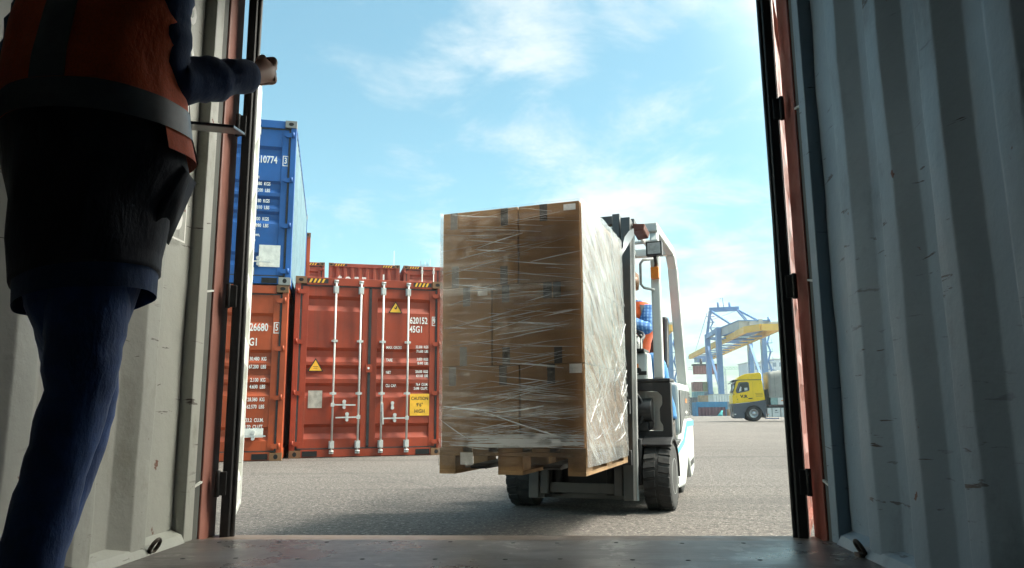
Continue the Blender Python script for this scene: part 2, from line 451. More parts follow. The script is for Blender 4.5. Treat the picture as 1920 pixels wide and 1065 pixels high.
M_DARK = plain('shadow_gap', (.008, .008, .008), .9, 0, .1)
M_GALV = paint('galvanised_bar', (.56, .55, .52), .45, .16, .3, (.25, .16, .1), .12, metal=.25)
M_WHITEMARK = plain('white_marking', (.78, .77, .73), .6, 0, .1, 20)
M_YEL = plain('yellow_sticker', (.80, .42, .03), .55, 0, .1, 12)
M_BLK = plain('black_marking', (.015, .014, .014), .6, 0, .1)
M_PLATE = plain('dull_plate', (.42, .38, .32), .5, .2, .25, 12)
M_PLATEW = plain('pale_plate', (.70, .68, .62), .55, 0, .12, 12)

# ------------------------------------------------------------------ ground
g = MB(); g.box(-1500, 1500, -300, 3000, -.5, 0)
go = g.build('ground', asphalt()); tag(go, 'grey speckled asphalt of the container yard', None, None, 'structure')

# ------------------------------------------------------------------ freight containers
CW = 2.438
def corrugation(length, period=.278, depth=.036):
    pts = []; y = 0
    a, s = .072, .067
    while y + period <= length + 1e-6:
        pts += [(y, 0), (y + a, 0), (y + a + s, depth), (y + 2 * a + s, depth)]
        y += period
    pts.append((y, 0)); 
    if y < length: pts.append((length, 0))
    return pts
def tri_sign(b, x, z, w, h, y, mats_k):
    b.k = mats_k[0]; b.prism([(x - w / 2, z - h / 2), (x + w / 2, z - h / 2), (x, z + h / 2)], 'Y', y, y + .003)
    b.k = mats_k[1]; k = .80; zc = z - h * .045
    b.prism([(x - w / 2 * k, zc - h / 2 * k), (x + w / 2 * k, zc - h / 2 * k), (x, zc + h / 2 * k)], 'Y', y - .003, y + .001)
def door_panel(b, x0, x1, z0, z1, troughs, rim=.09, yf=.030, depth=.04):
    """leaf with a flat frame and horizontal pressed troughs, looking to -Y"""
    b.box(x0, x0 + rim, yf, yf + .05, z0, z1); b.box(x1 - rim, x1, yf, yf + .05, z0, z1)
    xa, xb = x0 + rim, x1 - rim; y = yf + .006
    prof = [(y, z0)]
    for (t0, t1) in sorted(troughs):
        h = t1 - t0
        prof += [(y, t0), (y + depth, t0 + h * .36), (y + depth, t1 - h * .22), (y, t1)]
    prof.append((y, z1))
    b.sheet(prof, 'X', xa, xb)
def freight_container(name, label, group, loc, rz, L, Hh, paint_m, side_m, cast_m, blank=False, troughs=None, texts=None, extras=None, bars=True, gasket=True):
    root = empty(name, loc, rz, label, 'container', group)
    W = CW; hw = W / 2
    # steel frame
    b = MB()
    for s in (-1, 1):
        b.box(s * hw, s * (hw - .085), .012, .16, .118, Hh - .118)
        b.box(s * hw, s * (hw - .085), L - .16, L - .012, .118, Hh - .118)
        b.box(s * (hw - .004), s * (hw - .06), .162, L - .162, Hh - .07, Hh - .004)
        b.box(s * (hw - .004), s * (hw - .05), .162, L - .162, .02, .17)
    b.box(-hw + .178, hw - .178, L - .1, L - .014, Hh - .11, Hh - .006); b.box(-hw + .178, hw - .178, L - .1, L - .014, .01, .12)
    b.build('frame', paint_m, root, .006)
    b = MB(); b.box(-hw + .178, hw - .178, .016, .1, Hh - .135, Hh - .006); b.build('header', paint_m, root, .006)
    b = MB(); b.box(-hw + .178, hw - .178, .016, .1, .012, .13)
    if not blank:
        b.k = 1
        for s in (-1, 1): b.box(s * (hw - .2), s * (hw - .43), .011, .014, .02, .105)
    b.build('sill', [paint_m, M_DARK], root, 0)
    for s in (-1, 1):
        for z in (0, Hh - .118):
            for y in (0, L - .178):
                b = MB(); b.box(s * (hw + .002), s * (hw - .176), y, y + .178, z, z + .118)
                if y == 0:
                    b.k = 1; cx, cz = s * (hw - .085), z + .06
                    b.prism([(cx + .04 * math.cos(t) * (1 if z else .8), cz + .028 * math.sin(t) * (1 if z else 1.3)) for t in [k * math.pi / 8 for k in range(16)]], 'Y', -.0015, .002)
                b.build('corner_casting', [cast_m, M_DARK], root, .008)
        pr = [(y + .165, s * (hw - .012 - d)) for (y, d) in corrugation(L - .33)]
        b = MB(); b.sheet([(q, p) for (p, q) in pr], 'Z', .1, Hh - .05); b.build('side_wall', side_m, root, fix=False)
    b = MB(); b.sheet([(y + .1, Hh - .045 + d * .5) for (y, d) in corrugation(L - .2)], 'X', -hw + .03, hw - .03); b.build('roof', paint_m, root, fix=False)
    b = MB(); b.sheet([(x - hw + .085, L - .05 - d) for (x, d) in corrugation(W - .17)], 'Z', .06, Hh - .06); b.build('end_wall', paint_m, root, fix=False)
    if blank:
        b = MB(); b.sheet([(x - hw + .13, .03 + .045 - d) for (x, d) in corrugation(W - .26, .25, .045)], 'Z', .1, Hh - .1); b.build('front_wall', paint_m, root, fix=False)
        for s in (-1, 1): b = MB(); b.box(s * (hw - .085), s * (hw - .13), .02, .1, .1, Hh - .1); b.build('wall_edge', paint_m, root)
    else:
        z0, z1 = .15, Hh - .155
        for s in (-1, 1):
            xa, xb = sorted((s * .022, s * (hw - .115)))
            b = MB(); door_panel(b, xa, xb, z0, z1, [(z0 + a * (z1 - z0), z0 + c * (z1 - z0)) for a, c in troughs], .1 if s > 0 else .1)
            d = b.build('door', paint_m, root, .004)
            if gasket:
                b = MB(); gy0, gy1 = .022, .06
                b.box(s * (hw - .113), s * (hw - .088), gy0, gy1, z0 - .012, z1 + .012)
                b.box(s * .002, s * .02, gy0 - .003, gy1, z0 + .0135, z1 - .0135)
                b.box(s * .0015, s * (hw - .1135), gy0, gy1, z1 + .0005, z1 + .016); b.box(s * .0015, s * (hw - .1135), gy0, gy1, z0 - .016, z0 - .0005)
                b.build('gasket', M_SEAL, d)
            for fz in (.03, .335, .65, .965):
                z = z0 + fz * (z1 - z0)
                b = MB(); b.prism([(s * (hw - .02), z - .035), (s * (hw - .13), z - .045), (s * (hw - .17), z - .025), (s * (hw - .17), z + .02), (s * (hw - .02), z + .035)], 'Y', -.004, .02)
                b.tube([(s * (hw - .045), -.004, z - .04), (s * (hw - .045), -.004, z + .04)], .016, 8)
                b.build('hinge', paint_m, d)
            if bars:
                for bx in ((.21, .63) if s > 0 else (.16, .57)):
                    x = s * bx
                    b = MB(); b.tube([(x, -.022, .07), (x, -.022, Hh - .06)], .017, 10)
                    for z in (z0 + .05, z1 - .05):
                        b.box(x - .042, x + .042, -.012, .03, z - .06, z + .06)
                        b.box(x - .026, x + .026, -.044, -.013, z - .05, z + .05)
                    for z in (z0 + .33 * (z1 - z0), z0 + .655 * (z1 - z0)):
                        b.box(x - .05, x + .05, -.03, .03, z - .016, z + .016)
                        b.box(x - .024, x + .024, -.043, -.0305, z - .024, z + .024)
                    for z in (.085, Hh - .075):
                        b.box(x - .035, x + .035, -.03, .014, z - .026, z + .03); b.tube([(x - .035, -.034, z + .012), (x + .035, -.034, z + .012)], .012, 6)
                    b.build('locking_bar', M_GALV, d)
            d['side'] = s
            if extras: extras(d, s, z0, z1)
    # hazard stripes on the header of tall boxes
    return root
def hazard(root, x0, x1, Hh, y=.013):
    b = MB(); b.box(x0, x1, y, y + .002, Hh - .10, Hh - .03)
    n = 5; w = (x1 - x0) / n
    b.k = 1
    for i in range(n - 1):
        xa = x0 + .02 + i * w
        b.prism([(xa, Hh - .098), (xa + w * .5, Hh - .098), (min(x1, xa + w * .95), Hh - .032), (xa + w * .45, Hh - .032)], 'Y', y - .002, y + .001)
    b.build('hazard_stripe', [M_BLK, M_YEL], root)
def handle(d, x, z, length, s):
    b = MB(); b.box(x - .03 * s, x + .025 * s, -.048, -.02, z - .03, z + .03)
    b.bar((x, -.04, z), (x + s * length, -.04, z - .006), .016, .022)
    mx = x + s * length * .5
    b.box(mx - .022, mx + .022, -.034, .03, z - .055, z + .06); b.tube([(mx, -.05, z + .05), (mx, -.034, z + .05)], .03, 10); b.tube([(mx, -.05, z - .045), (mx, -.034, z - .045)], .024, 10)
    b.build('door_handle', M_GALV, d)
def plate(d, name, x0, x1, z0, z1, m, y=.032):
    b = MB(); b.box(x0, x1, y - .004, y + .003, z0, z1); return b.build(name, m, d)

TR = [(.055, .145), (.305, .395), (.42, .505), (.525, .615), (.845, .94)]
TALL = 2.92
def x_of(f): return -CW / 2 + f * CW
def z_of(f): return TALL * (1 - f)
def main_extras(d, s, z0, z1):
    if s > 0:
        W_ = [('620152', x_of(.772), 2.235, .155, 'LEFT', .66), ('45G1', x_of(.772), 2.085, .155, 'LEFT', .66)]
        for lab, zf in (('MAX. GROSS', .393), ('TARE', .465), ('NET', .535), ('CU. CAP.', .61)):
            W_.append((lab, x_of(.614), z_of(zf), .066, 'LEFT', .68))
        for t, zf in (('32.500  KGS', .387), ('71.650  LBS', .412), ('3.850  KGS', .458), ('8.490  LBS', .481), ('28.650  KGS', .529), ('63.160  LBS', .553), ('76.4  CU.M.', .602), ('2.698  CU.FT.', .625)):
            W_.append((t, x_of(.905), z_of(zf), .062, 'RIGHT', .68))
        W_.append(('9', x_of(.944), 2.235, .135, 'CENTER', .66))
        text_mesh(W_, 'lettering', M_WHITEMARK, d, y=.0275)
        b = MB(); xc, zc, w, h, t = x_of(.944), 2.235, .075, .155, .010
        b.box(xc - w / 2, xc + w / 2, .0275, .0295, zc + h / 2 - t, zc + h / 2); b.box(xc - w / 2, xc + w / 2, .0275, .0295, zc - h / 2, zc - h / 2 + t)
        b.box(xc - w / 2, xc - w / 2 + t, .0275, .0295, zc - h / 2 + t, zc + h / 2 - t); b.box(xc + w / 2 - t, xc + w / 2, .0275, .0295, zc - h / 2 + t, zc + h / 2 - t)
        b.build('check_digit_frame', M_WHITEMARK, d)
        p = plate(d, 'height_sign', x_of(.782), x_of(.915), z_of(.778), z_of(.655), M_YEL)
        text_mesh([('CAUTION', x_of(.849), z_of(.682), .078, 'CENTER', .82, .001), ("9'6\"", x_of(.849), z_of(.718), .085, 'CENTER', .85, .001), ('HIGH', x_of(.849), z_of(.754), .085, 'CENTER', .85, .001)], 'sign_lettering', M_BLK, d, y=.0265)
        b = MB(); tri_sign(b, x_of(.672), z_of(.158), .235, .2, .026, (0, 1))
        b.k = 0; xc, zc = x_of(.672), z_of(.162)
        b.prism([(xc - .03, zc + .012), (xc - .005, zc - .005), (xc + .012, zc + .03), (xc + .03, zc + .028), (xc + .018, zc - .022), (xc - .008, zc - .026)], 'Y', .021, .024)
        b.build('warning_sign', [M_BLK, M_YEL], d)
        handle(d, .63, z_of(.79), .40, -1)
        b = MB(); b.box(.195, .235, -.05, -.02, z_of(.755), z_of(.705)); b.bar((.225, -.05, z_of(.71)), (.24, -.05, z_of(.825)), .02, .02); b.build('hasp', M_GALV, d)
        b = MB(); x = .39; z = z_of(.72); b.box(x - .02, x + .02, -.02, .03, z - .06, z + .06); b.tube([(x, -.035, z + .04), (x, -.02, z + .04)], .028, 10); b.tube([(x, -.035, z - .04), (x, -.02, z - .04)], .028, 10); b.build('handle_catch', M_GALV, d)
        b = MB(); b.box(-.055, .045, -.006, .02, z_of(.535), z_of(.49)); b.k = 1; b.tube([(-.012, -.012, z_of(.512)), (-.012, -.005, z_of(.512))], .018, 12); b.build('centre_plate', [M_RED, M_WHITEMARK], d)
    else:
        b = MB(); tri_sign(b, x_of(.148), z_of(.495), .25, .215, .026, (0, 1)); 
        b.k = 0
        for k in range(2): b.box(x_of(.148) - .04 + k * .008, x_of(.148) + .04 - k * .008, .022, .024, z_of(.505) - .026 * k - .003, z_of(.505) - .026 * k + .003)
        b.build('warning_sign', [M_BLK, M_YEL], d)
        plate(d, 'data_plate', x_of(.108), x_of(.198), z_of(.732), z_of(.637), M_PLATE)
        handle(d, -.57, z_of(.715), .36, 1); handle(d, -.16, z_of(.783), .36, -1)
r1 = freight_container('freight_container', "rust red tall container with four white locking bars and a yellow CAUTION 9'6\" HIGH sign", 'containers stacked in the yard',
                       (-2.366, 12.368, 0), R(17.1), 12.19, TALL, M_RED, M_RED3, M_CAST, False, TR, None, main_extras)
hazard(r1, -CW / 2 + .19, -CW / 2 + .52, TALL); hazard(r1, CW / 2 - .50, CW / 2 - .19, TALL)

def left_extras(kind):
    H_ = 2.67
    zz = lambda f: H_ * (1 - f)
    def fn(d, s, z0, z1):
        if kind == 'red':
            T = dict(num='526680', chk='5', typ='22G1', y1=.25, y2=.335, rows=(('30.480  KG', .43), ('67.200  LBS', .475), ('2.100  KG', .55), ('4.630  LBS', .588), ('28.380  KG', .66), ('62.570  LBS', .70), ('33.2  CU.M.', .775), ('1.170  CU.FT.', .812)), fx=.885)
            lab = (('M.G.W.', .435), ('TARE', .555), ('PAYLOAD', .665), ('CAP.', .78))
        else:
            T = dict(num='210774', chk='3', typ='', y1=.245, y2=.3, rows=(('30 480  KGS', .395), ('67 200  LBS', .435), ('2 180  KGS', .50), ('4 810  LBS', .54), ('28 300  KGS', .61), ('62 390  LBS', .65)), fx=.85)
            lab = (('MAX.GW.', .40), ('TARE', .50), ('NET', .615))
        if s > 0:
            it = [(T['num'], x_of(.886), zz(T['y1']), .165, 'RIGHT', .66), (T['chk'], x_of(.938), zz(T['y1']), .14, 'CENTER', .66)]
            if T['typ']: it.append((T['typ'], x_of(.83), zz(T['y2']), .165, 'RIGHT', .66))
            for t, f in T['rows']: it.append((t, x_of(T['fx']), zz(f), .078, 'RIGHT', .68))
            if kind != 'red':
                it += [('Bridgetown,', x_of(.80), zz(.705), .072, 'RIGHT', .66), ('Barbados', x_of(.775), zz(.737), .072, 'RIGHT', .66)]
            for t, f in lab: it.append((t, x_of(.53), zz(f), .078, 'LEFT', .68))
            text_mesh(it, 'lettering', M_WHITEMARK, d, y=.0275)
            b = MB(); xc, zc, w, h, t = x_of(.938), zz(T['y1']), .09, .17, .011
            b.box(xc - w / 2, xc + w / 2, .0275, .0295, zc + h / 2 - t, zc + h / 2); b.box(xc - w / 2, xc + w / 2, .0275, .0295, zc - h / 2, zc - h / 2 + t)
            b.box(xc - w / 2, xc - w / 2 + t, .0275, .0295, zc - h / 2 + t, zc + h / 2 - t); b.box(xc + w / 2 - t, xc + w / 2, .0275, .0295, zc - h / 2 + t, zc + h / 2 - t)
            b.build('check_digit_frame', M_WHITEMARK, d)
            if kind == 'red':
                plate(d, 'data_plate', x_of(.77), x_of(.885), zz(.725 + .145), zz(.675 + .145) - .0, M_PLATEW)
                handle(d, .62, zz(.905 - .0) + .12, .36, 1)
            else:
                plate(d, 'data_plate', x_of(.80), x_of(.93), zz(.895), zz(.765), M_PLATEW)
                handle(d, .55, zz(.868), .36, 1)
        else:
            text_mesh([('FC' if kind == 'red' else 'S', x_of(.40), zz(T['y1']), .165, 'RIGHT', .66)], 'lettering', M_WHITEMARK, d, y=.0275)
    return fn
SX, SY, SR = -4.667, 11.19, R(13.6)
freight_container('freight_container', 'orange red container numbered 526680 on the ground under the blue one', 'containers stacked in the yard', (SX, SY, 0), SR, 6.06, 2.67, M_RED2, M_RED3, M_CAST, False,
                  [(.06, .15), (.345, .43), (.45, .535), (.555, .64), (.79, .88)], None, left_extras('red'))
freight_container('freight_container', 'cobalt blue container with pale side on top of the orange red one', 'containers stacked in the yard', (SX + .02, SY, 2.675), SR, 6.06, 2.69, M_BLUE, M_BLUESIDE, M_CASTB, False,
                  [(.06, .15), (.345, .43), (.45, .535), (.555, .64), (.79, .88)], None, left_extras('blue'))
# more boxes further back in the yard
def plain_extras(d, s, z0, z1): return None
def back_box(name, label, loc, rz, L, Hh, m, blank, txt=None):
    r = freight_container(name, label, 'containers stacked in the yard', loc, rz, L, Hh, m, m, M_CAST, blank, TR, None, plain_extras, bars=True)
    if Hh > 2.8:
        hazard(r, -CW / 2 + .19, -CW / 2 + .62, Hh); hazard(r, CW / 2 - .62, CW / 2 - .19, Hh)
    return r
BR = R(14)
bd = Vector((math.cos(BR), math.sin(BR), 0))
bmid = Vector((-5.13, 25.55, 0))
rows = [('rear_left', -2.57, 0, False, 'red container top seen just right of the blue stack, behind the front row'),
        ('rear_mid', 0, 0, True, 'red container with upright ribs and white letters, peeking over the tall front container'),
        ('rear_right', 2.57, 0, False, 'red container with white locking bars, peeking over the front row beside the wrapped load')]
for k, (nm, dx, dy, blank, lab) in enumerate(rows):
    p = bmid + bd * dx + Vector((0, dy, 0))
    r_ = back_box('freight_container', lab, (p.x, p.y, 2.915), BR, 12.19, 2.915, M_RED3, blank)
    if blank:
        text_mesh([('t o r r', -.42, 2.375, .42, 'CENTER', .9, .012), ('I', .66, 2.42, .36, 'CENTER', .9, .012)], 'lettering', M_WHITEMARK, r_, y=.026)
    c_ = copy_tree(r_); c_.location.z = 0
    c_['label'] = ('lower red container under the one just right of the blue stack', 'lower red container under the ribbed one behind the front row', 'lower red container under the one beside the wrapped load')[k]
p = Vector((-5.13, 18.6, 0)) - Vector((math.cos(SR), math.sin(SR), 0)) * 1.219
for z, lab in ((2.70, 'bright red container behind the blue one, a thin strip of its edge showing'), (0, 'red container on the ground behind the orange red one')):
    back_box('freight_container', lab, (p.x, p.y, z), SR + R(7), 6.06, 2.59, M_RED2, True)

# ------------------------------------------------------------------ thin masts far behind the red containers
M_MAST = plain('mast_grey', (.42, .46, .48), .6, .2)
def mast(label, x, y, h, arms=()):
    r = empty('radio_mast', (x, y, 0), 0, label, 'mast', 'masts behind the red containers')
    b = MB(); b.tube([(0, 0, 0), (0, 0, h * .6), (0, 0, h)], [.10, .07, .03], 8); b.build('pole', M_MAST, r)
    b = MB(); b.box(-.5, .5, -.5, .5, 0, .25); b.build('base', M_MAST, r)
    for (z, w) in arms:
        b = MB(); b.bar((-w, 0, z), (w, 0, z), .06); b.bar((-w, 0, z - .15), (-w, 0, z + .5), .05); b.build('antenna_arm', M_MAST, r)
mast('thin mast rising above the ribbed red container', -12.9, 80, 18.2)
mast('thin mast rising just left of the wrapped load', -7.85, 80, 19.2)
mast('short antenna pole with side arm above the rear red container', -9.5, 80, 17.0, ((16.6, .45),))
mast('antenna pole with cross arm beside the wire dome', -8.95, 80, 17.3, ((16.4, .3),))
def wire_dome():
    r = empty('wire_dome', (-8.55, 81, 0), 0, 'wire frame dome on a post above the rear red container', 'dome')
    b = MB(); b.tube([(0, 0, 0), (0, 0, 15.2)], .12, 8); b.build('post', M_MAST, r)
    b = MB()
    for k in range(9):
        t = k * math.pi / 9
        b.tube([(.85 * math.cos(a) * math.cos(t), .85 * math.cos(a) * math.sin(t), 15.2 + 1.05 * math.sin(a)) for a in [i * math.pi / 12 for i in range(13)]], .022, 5)
    for z, rr in ((15.25, .85), (15.6, .80), (15.95, .6)):
        b.tube([(rr * math.cos(a), rr * math.sin(a), z) for a in [i * math.pi / 12 for i in range(25)]], .022, 5)
    b.build('wire_cage', M_MAST, r)
wire_dome()

# ------------------------------------------------------------------ the open container the camera stands in
M_IN = interior_paint('shaded_lining_paint', (.235, .312, .375), 1.2)  # right wall: its shade is put into a darker, bluer paint
M_INL = interior_paint('lit_lining_paint', (.37, .375, .34), 1.5)  # left wall: the light it catches is put into a paler paint
M_DOORIN = interior_paint('white_door_paint', (.60, .61, .57), .6)
M_POST = paint('post_primer', (.20, .048, .03), .5, .2, .3, (.08, .03, .02), .15)
CL, CHI = 5.90, 2.38
own = empty('open_container', (-.025, 2.82, .235), -R(3.4), 'grey lined container with open doors and worn floor that frames the whole view', 'container')
XL, XR = -1.168, 1.148
def wall_profile(sgn, x):
    """(x, y) from the door backwards; crests stand proud towards the room"""
    d = .042
    pts = [(x + sgn * d, -.085), (x + sgn * d, -.262), (x, -.332), (x, -.415)]
    y = -.415
    while y > -CL + .45:
        pts += [(x + sgn * d, y - .068), (x + sgn * d, y - .148), (x, y - .215), (x, y - .298)]
        y -= .298
    pts.append((x, -CL))
    return pts
for sgn, x, nm in ((-1, XL, 'left'), (1, XR, 'right')):
    prof = wall_profile(sgn, x)
    # round every fold with two extra points and give the sheet its dents
    pp = [prof[0]]
    for i in range(1, len(prof) - 1):
        a, c, e = Vector(prof[i - 1]), Vector(prof[i]), Vector(prof[i + 1])
        r_ = .006
        pp += [tuple(c + (a - c).normalized() * r_), tuple(c * .6 + (c + ((a - c).normalized() + (e - c).normalized()) * r_ * .6) * .4), tuple(c + (e - c).normalized() * r_)]
    pp.append(prof[-1])
    n = len(pp); nz_ = 40; vs_ = []; fs_ = []
    for j in range(nz_ + 1):
        z = CHI * j / nz_
        for (px, py) in pp:
            dn = .006 * noise.noise(Vector((py * 3.2, z * 2.1, 5 + sgn))) + .0035 * noise.noise(Vector((py * 9, z * 5, sgn)))
            vs_.append((px + dn, py, z))
    for j in range(nz_):
        for i in range(n - 1): fs_.append((j * n + i, j * n + i + 1, (j + 1) * n + i + 1, (j + 1) * n + i))
    b = MB(); b.smooth = True; b.add(vs_, fs_)
    wo = b.build('side_wall', M_INL if sgn < 0 else M_IN, own, fix=False)
    # pale edge flange, then the dark recess, then the post
    b = MB(); s = sgn
    xo = x + s * .042
    b.box(x - s * .002, xo + s * .02, -.078, -.010, -.002, CHI)
    b.build('wall_flange', M_INL if sgn < 0 else M_IN, own, .004)
    b = MB(); b.box(x + s * .008, xo + s * .03, -.0095, .0475, -.03, CHI)
    for z in (.19, .93, 1.62):                                       # weld ties across the recess
        b.k = 1; b.bar((x + s * .004, -.0095, z), (x + s * .004, .0475, z + .012), .008)
        b.k = 0
    b.build('recess_channel', [plain('recess_grey', (.085, .088, .08), .7), M_DOORIN], own)
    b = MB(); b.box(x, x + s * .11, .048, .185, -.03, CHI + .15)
    b.build('corner_post', paint('glare_post_primer', (.30, .125, .095), .5, .2, .3, (.10, .04, .03), .15) if sgn < 0 else M_POST, own, .005)  # left post paler: glare put into its primer colour
    # angle strip along the floor, seam of sealant
    b = MB(); b.prism([(x - s * .012, .001), (x + s * .05, .001), (x + s * .05, .05), (x + s * .003, .03)], 'Y', -CL, -.086)
    b.build('floor_angle', M_INL if sgn < 0 else M_IN, own)
    for yy in (-.30, -1.9, -3.5):
        b = MB(); cx, cz = x - s * .016, .026
        b.tube([(cx - s * .012 * math.cos(t), yy + .024 * math.sin(t), cz + .022 * math.cos(t)) for t in [i * 2 * math.pi / 18 for i in range(19)]], .0065, 8, False)
        b.box(cx - .012, cx + .022 * s + .012, yy - .02, yy + .02, .001, .012)
        b.build('lashing_ring', paint('ring_steel', (.06, .045, .035), .5, .2, .4, rust=.5, metal=.5), own)
b = MB(); b.sheet([(x, CHI + .02 * (i % 4 in (1, 2))) for i, x in enumerate([-CL + k * .12 for k in range(int(CL / .12) + 1)])], 'X', XL - .04, XR + .04)
M_DIM = interior_paint('bounce_cut_lining', (.04, .043, .045))  # roof and end wall coloured dark to cut bounced light
b.build('roof', M_DIM, own)
b = MB(); b.box(XL - .05, XR + .05, -CL - .03, -CL, -.02, CHI); b.build('end_wall', M_DIM, own)
M_FLOOR = plywood_floor()
for k, (ya, yb) in enumerate(((-CL, -2.42), (-2.417, -.002))):
    b = MB(); b.box(XL + .002, XR - .002, ya, yb, -.028, 0)
    b.build('floor_board', M_FLOOR, own, .002)
b = MB()
for k in range(11):
    for yy in (-.055, -.36):
        x = XL + .14 + k * .205 + random.uniform(-.03, .03); yq = yy + random.uniform(-.012, .012)
        b.lathe([(.0006, .001), (.0008, .0075), (.0002, .0085)], 10, (x, yq, 0), 'Z')
b.build('floor_screws', M_DARK, own)
b = MB(); b.box(XL - .03, XR + .03, -.0015, .19, -.10, -.014); b.box(XL + .002, XR - .002, -.0015, .012, -.0139, -.002)
b.build('sill', paint('sill_steel', (.20, .15, .12), .45, .25, .4, rust=.4, metal=.3), own, .002)
b = MB(); b.box(XL - .1, XR + .1, .05, .18, CHI - .08, CHI + .15); b.build('header', M_POST, own, .006)
b = MB(); b.box(XL - .12, XL - .06, -CL, .05, -.2, CHI + .1); b.box(XR + .06, XR + .12, -CL, .05, -.2, CHI + .1); b.box(XL - .12, XR + .12, -CL, .18, CHI + .06, CHI + .12)
b.box(XL - .06, XR + .06, -CL, 0, -.2, -.101); b.box(XL - .12, XR + .12, -CL - .09, -CL - .04, -.2, CHI + .1)
b.build('outer_shell', M_POST, own)
# vertical number on the left wall
tv = [('0', 2.22), ('5', 2.005), ('0', 1.785), ('2', 1.585), ('1', 1.405), ('5', 1.19)]
tl = text_mesh([(c, 0, z, .20, 'CENTER', .80, .0035) for c, z in tv], 'lettering', M_WHITEMARK, own, y=0)
tl.rotation_euler = (0, 0, R(90)); tl.location = (XL - .024, -.222, 0)
b = MB(); w, h, t = .118, .205, .007
for q in ((-w / 2, w / 2, h / 2 - t, h / 2), (-w / 2, w / 2, -h / 2, -h / 2 + t), (-w / 2, -w / 2 + t, -h / 2 + t, h / 2 - t), (w / 2 - t, w / 2, -h / 2 + t, h / 2 - t)): b.box(q[0], q[1], 0, .001, 1.19 + q[2], 1.19 + q[3])
cf = b.build('check_digit_frame', M_WHITEMARK, own); cf.rotation_euler = (0, 0, R(90)); cf.location = (XL - .0235, -.222, 0)
# the two doors, swung wide open
def own_door(sgn, hx, hy, ang, m_in, m_out):
    """leaf local frame: x along the leaf from the hinge edge, y towards its inner face"""
    DW, z0, z1 = 1.13, -.015, CHI - .06
    trs = [(z0 + a * (z1 - z0), z0 + c * (z1 - z0)) for a, c in ((.06, .155), (.22, .31), (.36, .45), (.50, .59), (.64, .73), (.78, .87))]
    b = MB()
    inner = []                                                      # pressed sheet: same ribs seen from both faces
    prof = [(0, z0)]
    for (a, c) in trs: h = c - a; prof += [(0, a), (.021, a + h * .3), (.021, c - h * .3), (0, c)]
    prof.append((0, z1))
    b.sheet([(-.004 - .0 - y, z) for y, z in prof], 'X', .09, DW - .07)
    b.box(0.004, .09, -.028, 0, z0, z1); b.box(DW - .07, DW, -.028, 0, z0, z1)
    b.box(.09, DW - .07, -.028, -.0005, z0, z0 + .03); b.box(.09, DW - .07, -.028, -.0005, z1 - .03, z1)
    b.k = 1
    b.sheet([(-.007 - y, z) for y, z in prof], 'X', .0905, DW - .0705)
    if sgn > 0:
        b.box(0.003, .085, -.031, -.0285, z0, z1); b.box(DW - .07, DW, -.031, -.0285, z0, z1)
    d = b.build('door', [m_in, m_out], own, .003, fix=False)
    d.location = (hx, hy, 0); d.rotation_euler = (0, 0, ang)
    if sgn < 0: d.scale = (1, -1, 1)
    g_ = MB(); 
    g_.prism([(-.030, -.028), (-.004, -.030), (.002, -.01), (.03, .004), (.026, .020), (-.012, .018), (-.032, .004)], 'Z', z0 - .03, z1 + .02)
    g_.tube([(-.014, .016, z0 - .03), (-.014, .018, z0 + .6), (-.014, .013, z0 + 1.2), (-.014, .018, z1)], .011, 8)
    g_.build('gasket', M_BLACK, d, .004)
    for z in (.19, .93, 1.66):
        h_ = MB(); h_.box(-.05, -.0325, -.05, -.012, z - .045, z + .045); h_.tube([(-.045, -.045, z - .05), (-.045, -.045, z + .05)], .010, 8)
        h_.build('hinge', M_BLACK, d, .003)
    if sgn > 0:
        for xx in (.3, .78):
            h_ = MB(); h_.tube([(xx, -.075, z0), (xx, -.075, z1)], .017, 8)
            for z in (.2, .9, 1.5, 2.1): h_.box(xx - .04, xx + .04, -.09, -.044, z - .02, z + .02)
            h_.build('locking_bar', M_GALV, d)
    return d
own_door(-1, -1.110, .165, math.atan2(1.09, -.41), M_DOORIN, M_POST)
own_door(1, 1.092, .165, math.atan2(1.09, .41), paint('door_red_paint', (.20, .052, .03), .5, .15, .2, (.2, .08, .05), .05), M_POST)

# ------------------------------------------------------------------ forklift frame: u to the right, w away from the camera
FYAW = -R(19.5)
FP = Vector((.58, 5.66, 0))
LU0, LU1, LW0, LW1 = -.500, .345, -1.565, -.425
PZ = .352                                                           # underside of the pallet
M_WOOD = plain('pallet_wood', (.27, .165, .078), .8, 0, .3, 6, .3)
M_CARD = cardboard()
M_TAPE = plain('grey_tape', (.085, .07, .056), .22, 0, .2, 30)
M_LABEL = plain('white_label', (.74, .74, .72), .5, 0, .08, 40)
def at_fork(u, w, z):
    c, s = math.cos(FYAW), math.sin(FYAW)
    return (FP.x + u * c - w * s, FP.y + u * s + w * c, z)
# pallet
pw, pl = LU1 - LU0 + .01, LW1 - LW0 + .01
pal = empty('pallet', at_fork((LU0 + LU1) / 2, (LW0 + LW1) / 2, PZ), FYAW, 'wooden pallet carried on the forks under the wrapped load', 'pallet')
for k in range(5):
    bw = .145 if k % 2 == 0 else .10
    xc = -pw / 2 + bw / 2 + (pw - .145) * k / 4 if k in (0,) else (-pw / 2 + .0725 + (pw - .145) * k / 4)
    b = MB(); b.box(xc - bw / 2, xc + bw / 2, -pl / 2, pl / 2, .122, .144); b.build('deck_board', M_WOOD, pal, .002)
for yc in (-pl / 2 + .0725, 0, pl / 2 - .0725):
    b = MB(); b.box(-pw / 2, pw / 2, yc - .0725, yc + .0725, .1, .1215); b.build('stringer_board', M_WOOD, pal, .002)
    for xc, bw in ((-pw / 2 + .05, .1), (0, .145), (pw / 2 - .05, .1)):
        b = MB(); b.box(xc - bw / 2, xc + bw / 2, yc - .0725, yc + .0725, .022, .0995); b.build('block', M_WOOD, pal, .003)
